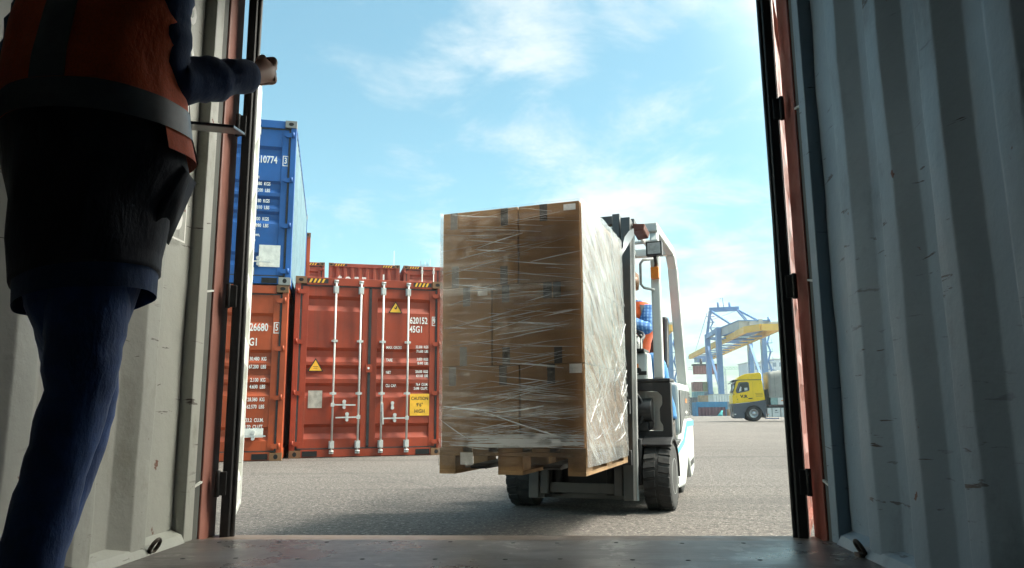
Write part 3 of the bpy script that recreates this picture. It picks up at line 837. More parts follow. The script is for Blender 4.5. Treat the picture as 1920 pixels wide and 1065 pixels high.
for xc, bw in ((-pw / 2 + .05, .1), (0, .145), (pw / 2 - .05, .1)):
    b = MB(); b.box(xc - bw / 2, xc + bw / 2, -pl / 2, pl / 2, 0, .0215); b.build('bottom_board', M_WOOD, pal, .002)
b = MB(); b.box(-pw / 2 + .13, -pw / 2 + .205, -pl / 2 - .0025, -pl / 2 - .0005, .052, .118); b.build('paper_tag', M_LABEL, pal)
# cardboard boxes: three layers, four to a layer, bond alternating
top_z = 1.868
bz0 = PZ + .1445
lh = (top_z - bz0) / 3
def carton(x0, x1, y0, y1, z0, z1, label, tapes, labels=(), gapd=.0035):
    cx, cy = (x0 + x1) / 2, (y0 + y1) / 2
    hx, hy, h = (x1 - x0) / 2 - gapd, (y1 - y0) / 2 - gapd, z1 - z0 - .002
    r = empty('cardboard_box', at_fork(cx, cy, z0), FYAW, label, 'box', 'cardboard boxes on the pallet')
    b = MB(); nx, nz_ = 8, 8
    b.box(-hx, hx, -hy, hy, 0, h)
    b.build('carton', M_CARD, r, .004)
    for (side, p, zt, w, hh) in tapes:                               # tape tails on the faces that show
        b = MB(); b.smooth = False
        za, zb = (h - hh, h - .001) if zt == 'top' else (.001, hh)
        if side == 'front': b.box(p - w / 2, p + w / 2, -hy - .0022, -hy - .0003, za, zb)
        else: b.box(hx + .0003, hx + .0022, p - w / 2, p + w / 2, za, zb)
        b.build('tape', M_TAPE, r)
    for (side, p, z, w, hh) in labels:
        b = MB(); b.box(p - w / 2, p + w / 2, -hy - .003, -hy - .001, z - hh / 2, z + hh / 2); b.build('sticker', M_LABEL, r)
    return r
S1 = LU0 + (LU1 - LU0) * .567; S2 = LU0 + (LU1 - LU0) * .372
D1, D2 = LW0 + .62, LW0 + .50
z1, z2 = bz0 + lh, bz0 + 2 * lh
tw = .045
carton(LU0, S1, LW0, D1, z2, top_z, 'top front left carton of the wrapped load, two tape tails at its upper edge', [('front', -.165, 'top', tw, .10), ('front', .155, 'top', tw, .105), ('front', -.155, 'bot', tw, .13), ('front', .15, 'bot', tw, .11)])
carton(S1, LU1, LW0, D1, z2, top_z, 'top front right carton of the load with a pale sticker in its corner', [('front', -.03, 'top', tw, .10), ('right', 0, 'top', tw, .2)], [('front', .125, lh - .035, .07, .035)])
carton(LU0, S2, LW0, D2, z1, z2, 'middle front left carton of the load with a small white sticker near its top', [('front', .0, 'top', tw, .11), ('front', -.02, 'bot', tw, .11)], [('front', .10, lh - .035, .06, .04)])
carton(S2, LU1, LW0, D2, z1, z2, 'middle front right carton, the widest one in the middle layer of the load', [('front', -.18, 'top', tw, .10), ('front', .07, 'top', .05, .09), ('front', .125, 'top', .045, .09), ('front', -.18, 'bot', tw, .10), ('front', .125, 'bot', tw, .09), ('right', 0, 'top', tw, .28)])
carton(LU0, S1, LW0, D1, bz0, z1, 'bottom front left carton standing on the pallet, tape tails along its upper edge', [('front', -.17, 'top', tw, .11), ('front', .14, 'top', tw, .11)])
carton(S1, LU1, LW0, D1, bz0, z1, 'bottom front right carton standing on the pallet with a pale sticker in its upper corner', [('front', .0, 'top', tw, .11), ('right', .1, 'top', tw, .18)], [('front', .14, lh - .03, .07, .05)])
for (a, c, nm) in ((z2, top_z, 'top'), (z1, z2, 'middle'), (bz0, z1, 'bottom')):
    dd = D2 if nm == 'middle' else D1; ss = S2 if nm == 'middle' else S1
    carton(LU0, ss, dd, LW1, a, c, f'{nm} rear left carton of the load, on the mast side', [])
    carton(ss, LU1, dd, LW1, a, c, f'{nm} rear right carton of the load, under crumpled film beside the mast', [('right', .0, 'top', tw, .25)] if nm != 'bottom' else [('right', -.05, 'top', tw, .2)])
# stretch film wound round load and pallet
M_FILM = stretch_film('thin_stretch_film', .03, .50, (.30, .30, 5.0), 3.0)
M_FILM2 = stretch_film('sunlit_bunched_film', (.36), .97, (.6, .9, 7.0), 3.4, .14, (R(40), 0, 0))  # bunched film, with the right side's sunlit white put into its coverage
M_STRAND, n_, l_, p_ = new_mat('film_strand')
p_.inputs['Base Color'].default_value = (.85, .86, .87, 1); p_.inputs['Roughness'].default_value = .22; p_.inputs['Alpha'].default_value = .8
film = empty('stretch_film', at_fork((LU0 + LU1) / 2, (LW0 + LW1) / 2, PZ), FYAW, 'clear stretch film wound round the carton stack, crumpled and tinted sunlit white on its right side', 'plastic wrap')
fx, fy = (LU1 - LU0) / 2, (LW1 - LW0) / 2
fz0, fz1 = .045, top_z - PZ
def film_side(x0, y0, x1, y1, nrm, nu, nv, amp, sag, seed, dense=False):
    vs_, fs = [], []
    nrm = Vector(nrm)
    for j in range(nv + 1):
        z = fz0 + (fz1 + .006 - fz0) * j / nv
        for i in range(nu + 1):
            t = i / nu; p = Vector((x0 + (x1 - x0) * t, y0 + (y1 - y0) * t, z))
            q = p * 1.0
            d = amp * (noise.noise(Vector((t * 2 + seed, (z + t * .8) * 6, 2))) * 1.2 + .7 * noise.noise(Vector((t * 3, (z + t * .8) * 17, seed)))) if dense else amp * (noise.noise(Vector((t * 3 + seed, z * 26, 1))) * .5 + noise.noise(Vector((t * 9 + seed - z * 6, z * 13 + t * 5, 3))) + .5 * noise.noise(Vector((t * 22 - z * 16, z * 20 + t * 12, seed))))
            edge = min(1, min(t, 1 - t) * 9)
            k = .0055 + abs(d) * edge + sag * edge * math.sin(math.pi * t) ** 2 * .3
            if z < .15: k += .002
            vs_.append(p + nrm * k)
    for j in range(nv):
        for i in range(nu): fs.append((j * (nu + 1) + i, j * (nu + 1) + i + 1, (j + 1) * (nu + 1) + i + 1, (j + 1) * (nu + 1) + i))
    b = MB(); b.smooth = True; b.add(vs_, fs)
    return b
e_ = .006
film_side(-fx - e_, -fy - e_, fx + e_, -fy - e_, (0, -1, 0), 70, 120, .006, 0, 1).build('front_wrap', M_FILM, film, fix=False)
film_side(fx + e_, -fy - e_, fx + e_, fy + e_, (1, 0, 0), 80, 90, .012, .03, 4, True).build('side_wrap', M_FILM2, film, fix=False)
film_side(-fx - e_, -fy - e_, -fx - e_, fy + e_, (-1, 0, 0), 50, 60, .014, .02, 9).build('side_wrap', M_FILM2, film, fix=False)
film_side(-fx - e_, fy + e_, fx + e_, fy + e_, (0, 1, 0), 40, 60, .006, 0, 7).build('back_wrap', M_FILM, film, fix=False)
# pulled strands and folds in the film
rs = random.Random(11)
b = MB()
def strand(side, t0, z0_, length, slope, wid, bow, off=.012):
    n = 9; pts = []
    for i in range(n):
        k = i / (n - 1); a = t0 + length * k; z = z0_ + slope * length * k - bow * math.sin(math.pi * k)
        pts.append((a, z))
    vs_, fs = [], []
    for i, (a, z) in enumerate(pts):
        w = wid * (.25 + math.sin(math.pi * (i + .4) / n)) * .5
        for s_, o_ in ((-1, 0), (0, .003), (1, 0)):
            if side == 'front': vs_.append((a, -fy - off - o_, z + s_ * w))
            else: vs_.append((fx + off + o_, a, z + s_ * w))
    for i in range(n - 1):
        for q in (0, 1): fs.append((i * 3 + q, i * 3 + q + 1, (i + 1) * 3 + q + 1, (i + 1) * 3 + q))
    b.smooth = True; b.add(vs_, fs)
for k in range(230):
    L_ = rs.uniform(.07, .45); t0 = rs.uniform(-fx, fx - L_ * .9)
    if t0 + L_ > fx: L_ = fx - t0
    z = rs.choice([rs.uniform(.2, fz1), rs.uniform(.2, fz1), rs.uniform(.15, .5)])
    sl = rs.choice([rs.gauss(-.09, .03), rs.gauss(-.12, .04), rs.gauss(.17, .05), rs.gauss(.12, .05)])
    if not (.13 < z + sl * L_ < fz1 - .01): continue
    strand('front', t0, z, L_, sl, rs.uniform(.0006, .0022) * rs.choice([1, 1, 2]), rs.uniform(-.004, .006))
for k in range(70):                                                 # heavy bunch where the film grips the pallet
    L_ = rs.uniform(.2, .7); t0 = rs.uniform(-fx, fx - L_ * .6); L_ = min(L_, fx - t0)
    strand('front', t0, rs.uniform(.148, .21), L_, rs.gauss(0, .02), rs.uniform(.002, .006), rs.uniform(-.006, .006))
for t0, z, L_, sl, w in ((-.15, .34, .56, -.30, .006), (-.40, .375, .30, -.1, .007), (-.1, .335, .30, .12, .006), (-.42, .30, .18, -.62, .004), (.12, .22, .30, -.22, .004)):
    strand('front', t0, z, min(L_, fx - t0), sl, w, .004, .014)
for k in range(45):
    L_ = rs.uniform(.15, .6); t0 = rs.uniform(-fy, fy - L_ * .8); L_ = min(L_, fy - t0)
    z = rs.uniform(.15, fz1 - .03); sl = rs.gauss(-.75, .3) if z > .55 else rs.gauss(.5, .3)
    if not (.10 < z + sl * L_ < fz1 - .01): continue
    strand('right', t0, z, L_, sl, rs.uniform(.001, .0035), rs.uniform(-.015, .015), .018)
wr = b.build('film_folds', M_STRAND, film, fix=False); wr['kind'] = 'stuff'
b = MB(); 
vs_ = []; n_ = 8
for i in range(n_):
    k = i / (n_ - 1); vs_ += [(fx * .93 + .10 * k + .02 * math.sin(k * 7), fy + .10 * k, fz1 - .10 + .21 * k + .015 * math.sin(k * 9)), (fx * .93 + .10 * k + .012, fy + .02 + .10 * k, fz1 - .13 + .20 * k)]
b.smooth = True; b.add(vs_, [(2 * i, 2 * i + 1, 2 * i + 3, 2 * i + 2) for i in range(n_ - 1)]); b.build('loose_tail', M_STRAND, film, fix=False)

# ------------------------------------------------------------------ forklift
M_FW = paint('forklift_white', (.56, .57, .54), .4, .1, .45, (.2, .17, .13), .02, streak=.12)
M_FG = paint('forklift_grey', (.30, .31, .30), .45, .12, .25, (.1, .08, .06))
M_FB = paint('forklift_black', (.022, .022, .023), .45, .25, .2, (.07, .06, .05), .0)
M_MASTG = paint('mast_steel', (.085, .085, .082), .4, .2, .35, (.05, .035, .02), .1, metal=.4)
M_TYRE = plain('tyre_rubber', (.030, .029, .028), .85, 0, .35, 9, .4)
M_CHROME = plain('bright_steel', (.6, .6, .58), .25, 1, .1)
M_STRIPE = plain('light_blue_stripe', (.09, .43, .62), .45, 0, .08)
M_ORANGE = plain('orange_lens', (.75, .22, .02), .3, 0, .1)
M_LENS = plain('lamp_lens', (.42, .43, .42), .15, 0, .15, 40)
M_RUSTO = paint('red_oxide', (.12, .035, .02), .6, .2, .3)
fk = empty('forklift', (FP.x, FP.y, 0), FYAW, 'white forklift with light blue stripe carrying the wrapped pallet of boxes', 'forklift')
def wheel(parent, u, w, rad, width, side, name='wheel'):
    """tyre with tread blocks; axle along u"""
    b = MB(); hw = width / 2
    prof = [(-hw, rad * .56), (-hw * 1.0, rad * .80), (-hw * .96, rad * .93), (-hw * .82, rad * .975), (hw * .82, rad * .975), (hw * .96, rad * .93), (hw, rad * .80), (hw, rad * .56)]
    b.lathe(prof, 48, (0, 0, 0), 'X')
    nb = 22
    for k in range(nb):
        for s_ in (-1, 1):
            t = 2 * math.pi * (k + (.5 if s_ > 0 else 0)) / nb; start = len(b.v)
            b.add([(s_ * .01, -.026, rad * .965), (s_ * hw * .99, -.036, rad * .94), (s_ * hw * .99, .010, rad * .94), (s_ * .01, .022, rad * .965),
                   (s_ * .014, -.022, rad * 1.0), (s_ * hw * .93, -.032, rad * .99), (s_ * hw * .93, .006, rad * .99), (s_ * .014, .018, rad * 1.0)],
                  [(0, 3, 2, 1), (4, 5, 6, 7), (0, 1, 5, 4), (1, 2, 6, 5), (2, 3, 7, 6), (3, 0, 4, 7)])
            b.xf(Matrix.Rotation(t, 4, 'X'), start)
    ty = b.build(name, M_TYRE, parent)
    ty.location = (u, w, rad)
    b = MB(); s_ = side
    b.lathe([(-hw * .9, rad * .555), (s_ * hw * .9, rad * .555)] if s_ > 0 else [(hw * .9, rad * .555), (-hw * .9, rad * .555)], 32, (0, 0, 0), 'X')
    b.lathe([(s_ * hw * .9, rad * .54), (s_ * hw * 1.02, rad * .52), (s_ * hw * .9, rad * .47), (s_ * hw * .55, rad * .36), (s_ * hw * .6, rad * .2), (s_ * hw * .85, rad * .17), (s_ * hw * .85, rad * .05)], 32, (0, 0, 0), 'X')
    for k in range(6):
        t = k * math.pi / 3; b.lathe([(s_ * hw * .56, .014), (s_ * hw * .74, .012)], 6, (0, rad * .29 * math.cos(t), rad * .29 * math.sin(t)), 'X')
    b.build('rim', M_FG, ty)
    return ty
wheel(fk, .505, 0, .235, .19, 1); wheel(fk, -.505, 0, .235, .19, -1)
wheel(fk, .43, 1.22, .19, .15, 1); wheel(fk, -.43, 1.22, .19, .15, -1)
# chassis and counterweight
def rounded(poly, r=.05):
    o_ = []
    n = len(poly)
    for i in range(n):
        a, c, e = Vector(poly[i - 1]), Vector(poly[i]), Vector(poly[(i + 1) % n])
        p = c + (a - c).normalized() * min(r, (a - c).length * .45); q = c + (e - c).normalized() * min(r, (e - c).length * .45)
        for k in range(5):
            t = k / 4; o_.append(tuple(p * (1 - t) ** 2 + c * 2 * t * (1 - t) + q * t * t))
    return o_
b = MB(); b.prism(rounded([(.30, .10), (1.05, .075), (1.35, .30), (1.52, .09), (1.74, .16), (1.80, .40), (1.80, .62), (1.30, .62), (1.05, .47), (.40, .36), (.30, .30)], .05), 'X', -.55, .55)
b.build('chassis', M_FW, fk, .02)
b = MB(); b.prism(rounded([(1.02, .48), (1.28, .625), (1.805, .625), (1.80, .86), (1.74, .93), (.98, .93), (.98, .52)], .04), 'X', -.53, .53)
b.build('counterweight', M_FW, fk, .025)
for s_ in (-1, 1):
    b = MB(); b.prism([(1.0, .50), (1.27, .64), (1.72, .64), (1.72, .87), (1.0, .87)], 'X', s_ * .531, s_ * .537)
    for k in range(8): b.prism([(1.66, .655 + k * .026), (1.715, .655 + k * .026), (1.715, .668 + k * .026), (1.66, .668 + k * .026)], 'X', s_ * .5372, s_ * .543)
    b.build('hood_panel', paint('hood_charcoal', (.075, .075, .075), .4, .15, .2), fk, .003)
    b = MB(); b.prism([(.34, .315), (1.04, .415), (1.32, .555), (1.80, .555), (1.80, .605), (1.30, .605), (1.03, .462), (.34, .36)], 'X', s_ * .5505, s_ * .553)
    b.build('blue_stripe', M_STRIPE, fk)
    b = MB(); b.prism([(1.45, .20), (1.70, .22), (1.70, .27), (1.45, .25)], 'X', s_ * .5505, s_ * .553); b.build('side_vent', M_FB, fk)
    b = MB(); b.prism([(1.38, .76), (1.47, .76), (1.47, .80), (1.38, .80)], 'X', s_ * .5375, s_ * .539); b.k = 1; b.prism([(1.36, .67), (1.46, .67), (1.46, .69), (1.36, .69)], 'X', s_ * .5375, s_ * .539); b.build('warning_sticker', [M_ORANGE, M_WHITEMARK], fk)
    # front fender hugging the wheel
    arc = [(.275 * math.cos(t), .235 + .275 * math.sin(t)) for t in [R(-5) + k * R(130) / 12 for k in range(13)]]
    arc += [(.255 * math.cos(t), .235 + .255 * math.sin(t)) for t in [R(125) - k * R(130) / 12 for k in range(13)]]
    b = MB(); b.prism(arc, 'X', s_ * .40, s_ * .605); b.build('fender', M_FB, fk, .003)
# step floor, side opening
b = MB(); b.box(-.54, .54, .28, 1.0, .40, .46); b.box(-.40, .40, -.18, .30, .18, .50); b.box(-.50, .50, -.04, .04, .20, .27)
b.build('floor_plate', M_FB, fk, .01)
# black cowl tower in front of the driver
b = MB()
for s_ in (-1, 1):
    b.prism(rounded([(s_ * .60, .475), (s_ * .60, .90), (s_ * .30, .90), (s_ * .30, .835), (s_ * .50, .835), (s_ * .535, .80), (s_ * .535, .74), (s_ * .515, .71), (s_ * .515, .62), (s_ * .535, .59), (s_ * .535, .55), (s_ * .30, .55), (s_ * .30, .475)], .012), 'Y', -.02, .05)
b.box(-.30, .30, -.02, .05, .475, .55); b.box(-.30, .30, -.02, .05, .835, .90)
b.box(-.60, .60, -.03, .20, .9005, .925)
b.build('front_frame', M_FB, fk, .006)
b = MB(); b.prism(rounded([(.06, .50), (.30, .50), (.36, .92), (.30, 1.13), (.12, 1.13), (.06, .926)], .03), 'X', -.42, .42)
b.build('dashboard', M_FW, fk, .02)
b = MB(); b.box(-.40, .40, .09, .32, 1.131, 1.155); b.tube([(.36, .055, .99), (.36, .045, .99)], .022, 10); b.box(-.42, .42, .052, .0595, .955, .985); b.build('dash_top', M_FB, fk, .008)
# mechanical bits behind the mast
b = MB(); b.tube([(.30, .01, .70), (.46, .01, .70)], .085, 16); b.tube([(.42, -.005, .60), (.42, .02, .60)], .05, 14); b.box(.25, .43, -.035, .045, .5505, .61); b.box(.27, .40, -.03, .04, .61, .66)
b.build('pump_motor', M_FB, fk, .004)
b = MB(); b.tube([(.31 + .09 * math.sin(t), -.05, .70 + .13 * math.cos(t)) for t in [k * math.pi / 10 for k in range(11)]], .013, 8); b.tube([(.28, -.07, .86), (.30, -.09, .7), (.33, -.1, .5), (.31, -.1, .3)], .011, 8); b.build('hydraulic_hose', M_BLACK, fk)
b = MB(); b.box(.20, .53, .066, .076, .552, .834); b.box(.43, .465, .056, .0655, .57, .80); b.box(.30, .36, .056, .0655, .58, .67); b.build('inner_panel', M_FW, fk, .003)
for s_ in (-1, 1):
    b = MB(); b.tube([(s_ * .33, -.22, .30), (s_ * .33, .15, .48)], .035, 12); b.k = 1; b.tube([(s_ * .33, -.28, .27), (s_ * .33, -.22, .30)], .02, 10); b.build('tilt_cylinder', [M_FB, M_CHROME], fk)
# mast, tilted back with the load
MT = Matrix.Translation((0, -.30, .2)) @ Matrix.Rotation(-R(6), 4, 'X') @ Matrix.Translation((0, .30, -.2))
mast_o = MB()
for s_ in (-1, 1):
    u = s_ * .338
    mast_o.box(u - .035, u + .035, -.36, -.33, .09, 2.12); mast_o.box(u + s_ * .005, u + s_ * .035, -.3295, -.24, .09, 2.12); mast_o.k = 1; mast_o.box(u - .035, u + .040, -.2395, -.19, .09, 2.10); mast_o.k = 0
for z in (.14, 1.0, 2.05): mast_o.box(-.30, .30, -.225, -.20, z - .045, z + .045)
mo = mast_o.xf(MT).build('mast', [M_MASTG, paint('rail_light', (.33, .33, .32), .4, .15, .4)], fk, .004)
b = MB()
for s_ in (-1, 1):
    u = s_ * .265; b.box(u - .028, u + .028, -.345, -.318, .12, 2.16); b.box(u + s_ * .002, u + s_ * .028, -.3175, -.255, .12, 2.16); b.box(u - .028, u + .028, -.2545, -.235, .12, 2.16)
b.box(-.23, .23, -.31, -.26, 2.09, 2.16); b.box(-.23, .23, -.31, -.27, .13, .2)
b.xf(MT).build('inner_rail', M_MASTG, mo, .004)
b = MB(); b.tube([(-.19, -.25, .12), (-.19, -.25, 2.04)], .03, 12); b.tube([(.19, -.25, .12), (.19, -.25, 2.04)], .03, 12); b.xf(MT).build('lift_cylinder', M_FB, mo)
b = MB()
for s_ in (-1, 1):
    for k in range(60): b.box(s_ * .10 - .011, s_ * .10 + .011, -.337, -.329, .55 + k * .026, .55 + k * .026 + .018)
b.xf(MT).build('lift_chain', M_MASTG, mo)
b = MB(); b.box(.30, .385, -.24, -.10, 2.10, 2.15); b.k = 1; b.prism([(.378, 2.03), (.46, 2.04), (.47, 2.085), (.378, 2.095)], 'Y', -.28, -.06); b.xf(MT).build('mast_head', [M_MASTG, M_RUSTO], mo, .006)
# carriage, load guard and forks
b = MB()
for z in (.38, .72): b.box(-.37, .37, -.395, -.3605, z - .05, z + .05)
for s_ in (-1, 1): b.box(s_ * .24, s_ * .29, -.359, -.30, .33, .78)
cg = b.build('carriage', M_FB, fk, .005)
b = MB()
for u in (-.33, -.2, -.1, 0, .1, .2, .33): b.box(u - .012, u + .012, -.385, -.365, .7705, 1.15)
b.box(-.345, .345, -.388, -.362, 1.1505, 1.18); b.build('load_guard', M_FB, cg, .003)
for u in (-.29, .14):
    b = MB(); b.prism([(-.41, .375), (-1.50, .378), (-1.52, .39), (-1.45, .402), (-.45, .415), (-.441, .76), (-.41, .76)], 'X', u - .05, u + .05); b.build('fork', M_FB, cg, .004)
# overhead guard
for s_ in (-1, 1):
    b = MB(); b.bar((s_ * .505, .10, .926), (s_ * .495, .20, 1.98), .058, .07, (1, 0, 0)); b.bar((s_ * .495, .20, 1.98), (s_ * .485, .26, 2.075), .058, .066, (1, 0, 0)); p_ = b.build('front_pillar', M_FW, fk, .012)
    b = MB(); b.box(s_ * .470, s_ * .532, .098, .165, 1.685, 1.775); b.build('turn_signal', M_ORANGE, p_, .006)
    b = MB(); b.tube([(s_ * .49, .12, 1.60), (s_ * .42, .08, 1.615), (s_ * .40, .07, 1.64), (s_ * .40, .07, 1.80), (s_ * .42, .08, 1.83), (s_ * .49, .14, 1.845)], .011, 8); b.build('grab_handle', M_FG, p_)
    b = MB(); b.box(s_ * .455, s_ * .575, .015, .075, 1.845, 1.955); b.k = 1; b.box(s_ * .467, s_ * .563, .010, .0155, 1.857, 1.943); b.k = 0; b.tube([(s_ * .515, .05, 1.845), (s_ * .515, .10, 1.80), (s_ * .505, .15, 1.79)], .014, 8); b.build('headlight', [M_FB, M_LENS], p_, .01)
    b = MB(); b.bar((s_ * .50, 1.55, .93), (s_ * .49, 1.28, 1.98), .07, .085, (1, 0, 0)); b.bar((s_ * .49, 1.28, 1.98), (s_ * .485, 1.18, 2.09), .07, .08, (1, 0, 0)); b.build('rear_pillar', M_FW, fk, .012)
b = MB()
b.box(-.52, .52, .20, .27, 2.075, 2.15); b.box(-.52, .52, 1.14, 1.21, 2.075, 2.15)
for s_ in (-1, 1): b.box(s_ * .455, s_ * .52, .2705, 1.1395, 2.075, 2.15)
for k in range(5): b.bar((-.34 + k * .17, .27, 2.11), (-.34 + k * .17, 1.14, 2.11), .022, .05)
b.box(-.455, .455, .66, .69, 2.088, 2.12)
b.build('overhead_guard', M_FW, fk, .012)
# seat, wheel, levers
b = MB(); b.prism(rounded([(.72, .93), (1.22, .93), (1.22, 1.05), (.95, 1.04), (.72, 1.07)], .04), 'X', -.24, .26); b.build('seat', M_FB, fk, .03)
b = MB(); b.prism(rounded([(1.13, 1.06), (1.23, 1.06), (1.34, 1.52), (1.26, 1.54), (1.18, 1.3)], .04), 'X', -.20, .43); b.build('backrest', M_FB, fk, .04)
b = MB(); c_ = Vector((.16, .50, 1.28)); ax = Vector((0, -.45, .9)).normalized(); X_ = Vector((1, 0, 0)); Y_ = ax.cross(X_)
b.tube([c_ + X_ * .17 * math.cos(t) + Y_ * .17 * math.sin(t) for t in [i * math.pi / 14 for i in range(29)]], .015, 8, False)
for t in (.5, 2.6, 4.7): b.bar(c_, c_ + X_ * .165 * math.cos(t) + Y_ * .165 * math.sin(t), .02, .012)
b.tube([c_ - ax * .01, c_ + ax * .02], .035, 12); b.tube([c_, (.16, .30, 1.02)], .028, 10); b.build('steering_wheel', M_FB, fk)
b = MB(); b.prism(rounded([(.28, 1.10), (.44, 1.12), (.47, 1.24), (.40, 1.285), (.30, 1.22)], .03), 'X', .06, .33); b.build('column_cover', M_FG, fk, .02)
b = MB()
for k in range(3): b.tube([(.27 + k * .035, .27, 1.15), (.27 + k * .035, .31, 1.26)], .006, 6); b.lathe([(-.016, .006), (0, .016), (.016, .006)], 10, (.27 + k * .035, .312, 1.27), 'Z')
b.build('control_lever', M_FB, fk)
b = MB(); b.tube([(.26, .16, 1.15), (.27, .14, 1.25), (.25, .16, 1.32)], .03, 8); b.box(.20, .34, .12, .20, 1.156, 1.20); b.build('lever_console', M_FB, fk, .01)
b = MB(); b.box(.33, .36, .050, .0595, .96, 1.0); b.k = 1; b.box(.33, .36, .050, .0595, 1.0005, 1.04); b.build('caution_sticker', [M_WHITEMARK, M_ORANGE], fk)

# ------------------------------------------------------------------ people
M_SKIN = plain('skin', (.60, .35, .26), .55, 0, .1, 12)
M_HIVIS = cloth('hi_vis_orange', (.72, .10, .014), .12, 200, .8)
M_REFLECT = plain('reflective_tape', (.10, .105, .115), .5, .1, .1, 40)
M_NAVY = cloth('navy_jersey', (.018, .045, .125), .25, 240)
M_JACKET = cloth('black_jacket', (.018, .020, .034), .25, 240)
M_JEANS = cloth('blue_denim', (.016, .058, .20), .3, 320, .85, .35)
M_BOOT = plain('boot_leather', (.03, .022, .016), .6, 0, .3, 12)
M_HAIR = plain('brown_hair', (.16, .075, .025), .5, 0, .4, 60)
def head_nodes(base, fwd, up=(0, 0, 1), s=1.0):
    """skull, jaw, nose, brow and ears as extra vertices; returns nodes and edges starting at the neck (index 0)"""
    f = Vector(fwd).normalized(); u = Vector(up).normalized(); r = f.cross(u).normalized(); B = Vector(base)
    P = lambda a, b_, c: tuple(B + f * a * s + r * b_ * s + u * c * s)
    nd = [(P(0, 0, 0), .052 * s), (P(.015, 0, .07), .055 * s), (P(.01, 0, .14), (.078 * s, .088 * s)), (P(.005, 0, .20), (.070 * s, .085 * s)),
          (P(.075, 0, .085), .034 * s), (P(.112, 0, .125), .011 * s), (P(.09, 0, .16), .026 * s), (P(.0, .088, .13), .014 * s), (P(.0, -.088, .13), .014 * s)]
    ed = [(0, 1), (1, 2), (2, 3), (1, 4), (2, 5), (2, 6), (2, 7), (2, 8)]
    return nd, ed
def fist(nd, ed, wrist_i, P, a, curl, up, s=1.0):
    """palm, four bent fingers of unequal length, thumb from the side of the palm"""
    a, c, u = Vector(a).normalized(), Vector(curl).normalized(), Vector(up).normalized(); P = Vector(P)
    i0 = len(nd); nd.append((tuple(P - a * .01 * s), (.024 * s, .030 * s))); ed.append((wrist_i, i0))
    for k, (o, L_) in enumerate(((.031, .94), (.010, 1.06), (-.011, 1.0), (-.031, .8))):
        k1 = P + a * .034 * s + u * o * s; k2 = k1 + (a * .012 + c * .034) * L_ * s; k3 = k2 + (-a * .026 + c * .008) * L_ * s; k4 = k3 + (-a * .014 - c * .016) * L_ * s
        b = len(nd); nd += [(tuple(k1), .0105 * s), (tuple(k2), .0095 * s), (tuple(k3), .0085 * s), (tuple(k4), .0078 * s)]
        ed += [(i0, b), (b, b + 1), (b + 1, b + 2), (b + 2, b + 3)]
    t1 = P - a * .012 * s + u * .034 * s + c * .008 * s; t2 = t1 + (a * .030 + c * .018 + u * .008) * s; t3 = t2 + (a * .016 + c * .024 - u * .008) * s
    b = len(nd); nd += [(tuple(t1), .0125 * s), (tuple(t2), .0105 * s), (tuple(t3), .009 * s)]; ed += [(i0, b), (b, b + 1), (b + 1, b + 2)]
def limb(b, pts, rad, n=18, wob=.006, ws=16, seed=0, crease=.0):
    """sleeve or trouser leg along a path, with creases"""
    P = [Vector(p) for p in pts]; fine = []
    for i in range(len(P) - 1):
        p0, p1, p2, p3 = P[max(0, i - 1)], P[i], P[i + 1], P[min(len(P) - 1, i + 2)]
        for k in range(7):
            t = k / 7
            q = .5 * ((2 * p1) + (p2 - p0) * t + (2 * p0 - 5 * p1 + 4 * p2 - p3) * t * t + (3 * p1 - p0 - 3 * p2 + p3) * t ** 3)
            fine.append((q, rad[i] * (1 - t) + rad[i + 1] * t))
    fine.append((P[-1], rad[-1]))
    d0 = (fine[1][0] - fine[0][0]).normalized(); x = d0.cross(Vector((0, 1, .01))).normalized(); rings = []
    for i, (q, r) in enumerate(fine):
        d = (fine[min(len(fine) - 1, i + 1)][0] - fine[max(0, i - 1)][0]).normalized(); x = (x - d * x.dot(d)).normalized()
        k = 1 + crease * (noise.noise(Vector((i * .55, seed * 7.3, 0))) + .7 * noise.noise(Vector((i * 1.3, seed * 3.1, 4))))
        rings.append((q + x * r * crease * noise.noise(Vector((i * .6, 9, seed))), r * k, r * k, (x, d.cross(x))))
    b.loft(rings, n, True, wob, ws, seed)
def patch(b, rings, t0, t1, z0, z1, off, nt=14, nz=10, wob=0, ws=6, seed=0, fold=1.0):
    """part of a lofted garment between two angles and two heights, lifted off it a little"""
    vs_, fs = [], []
    zs = [r[0][2] for r in rings]
    for j in range(nz + 1):
        z = z0 + (z1 - z0) * j / nz
        i = max(k for k in range(len(zs) - 1) if zs[k] <= z + 1e-9); t = (z - zs[i]) / (zs[i + 1] - zs[i])
        A, B = rings[i], rings[i + 1]
        c = Vector(A[0]) * (1 - t) + Vector(B[0]) * t; rx, ry = A[1] * (1 - t) + B[1] * t, A[2] * (1 - t) + B[2] * t
        for k in range(nt + 1):
            th = t0 + (t1 - t0) * k / nt
            q = c + Vector(A[3][0]) * rx * math.cos(th) + Vector(A[3][1]) * ry * math.sin(th); d = (q - c).normalized()
            qf = Vector((q.x, q.y, q.z * fold)); w = wob * (noise.noise(qf * ws + Vector((seed, 0, 0))) + .5 * noise.noise(qf * ws * 2.3 + Vector((0, seed, 0))))
            vs_.append(q + d * (off + w))
    for j in range(nz):
        for k in range(nt): fs.append((j * (nt + 1) + k, j * (nt + 1) + k + 1, (j + 1) * (nt + 1) + k + 1, (j + 1) * (nt + 1) + k))
    b.smooth = True; b.add(vs_, fs); b.smooth = False

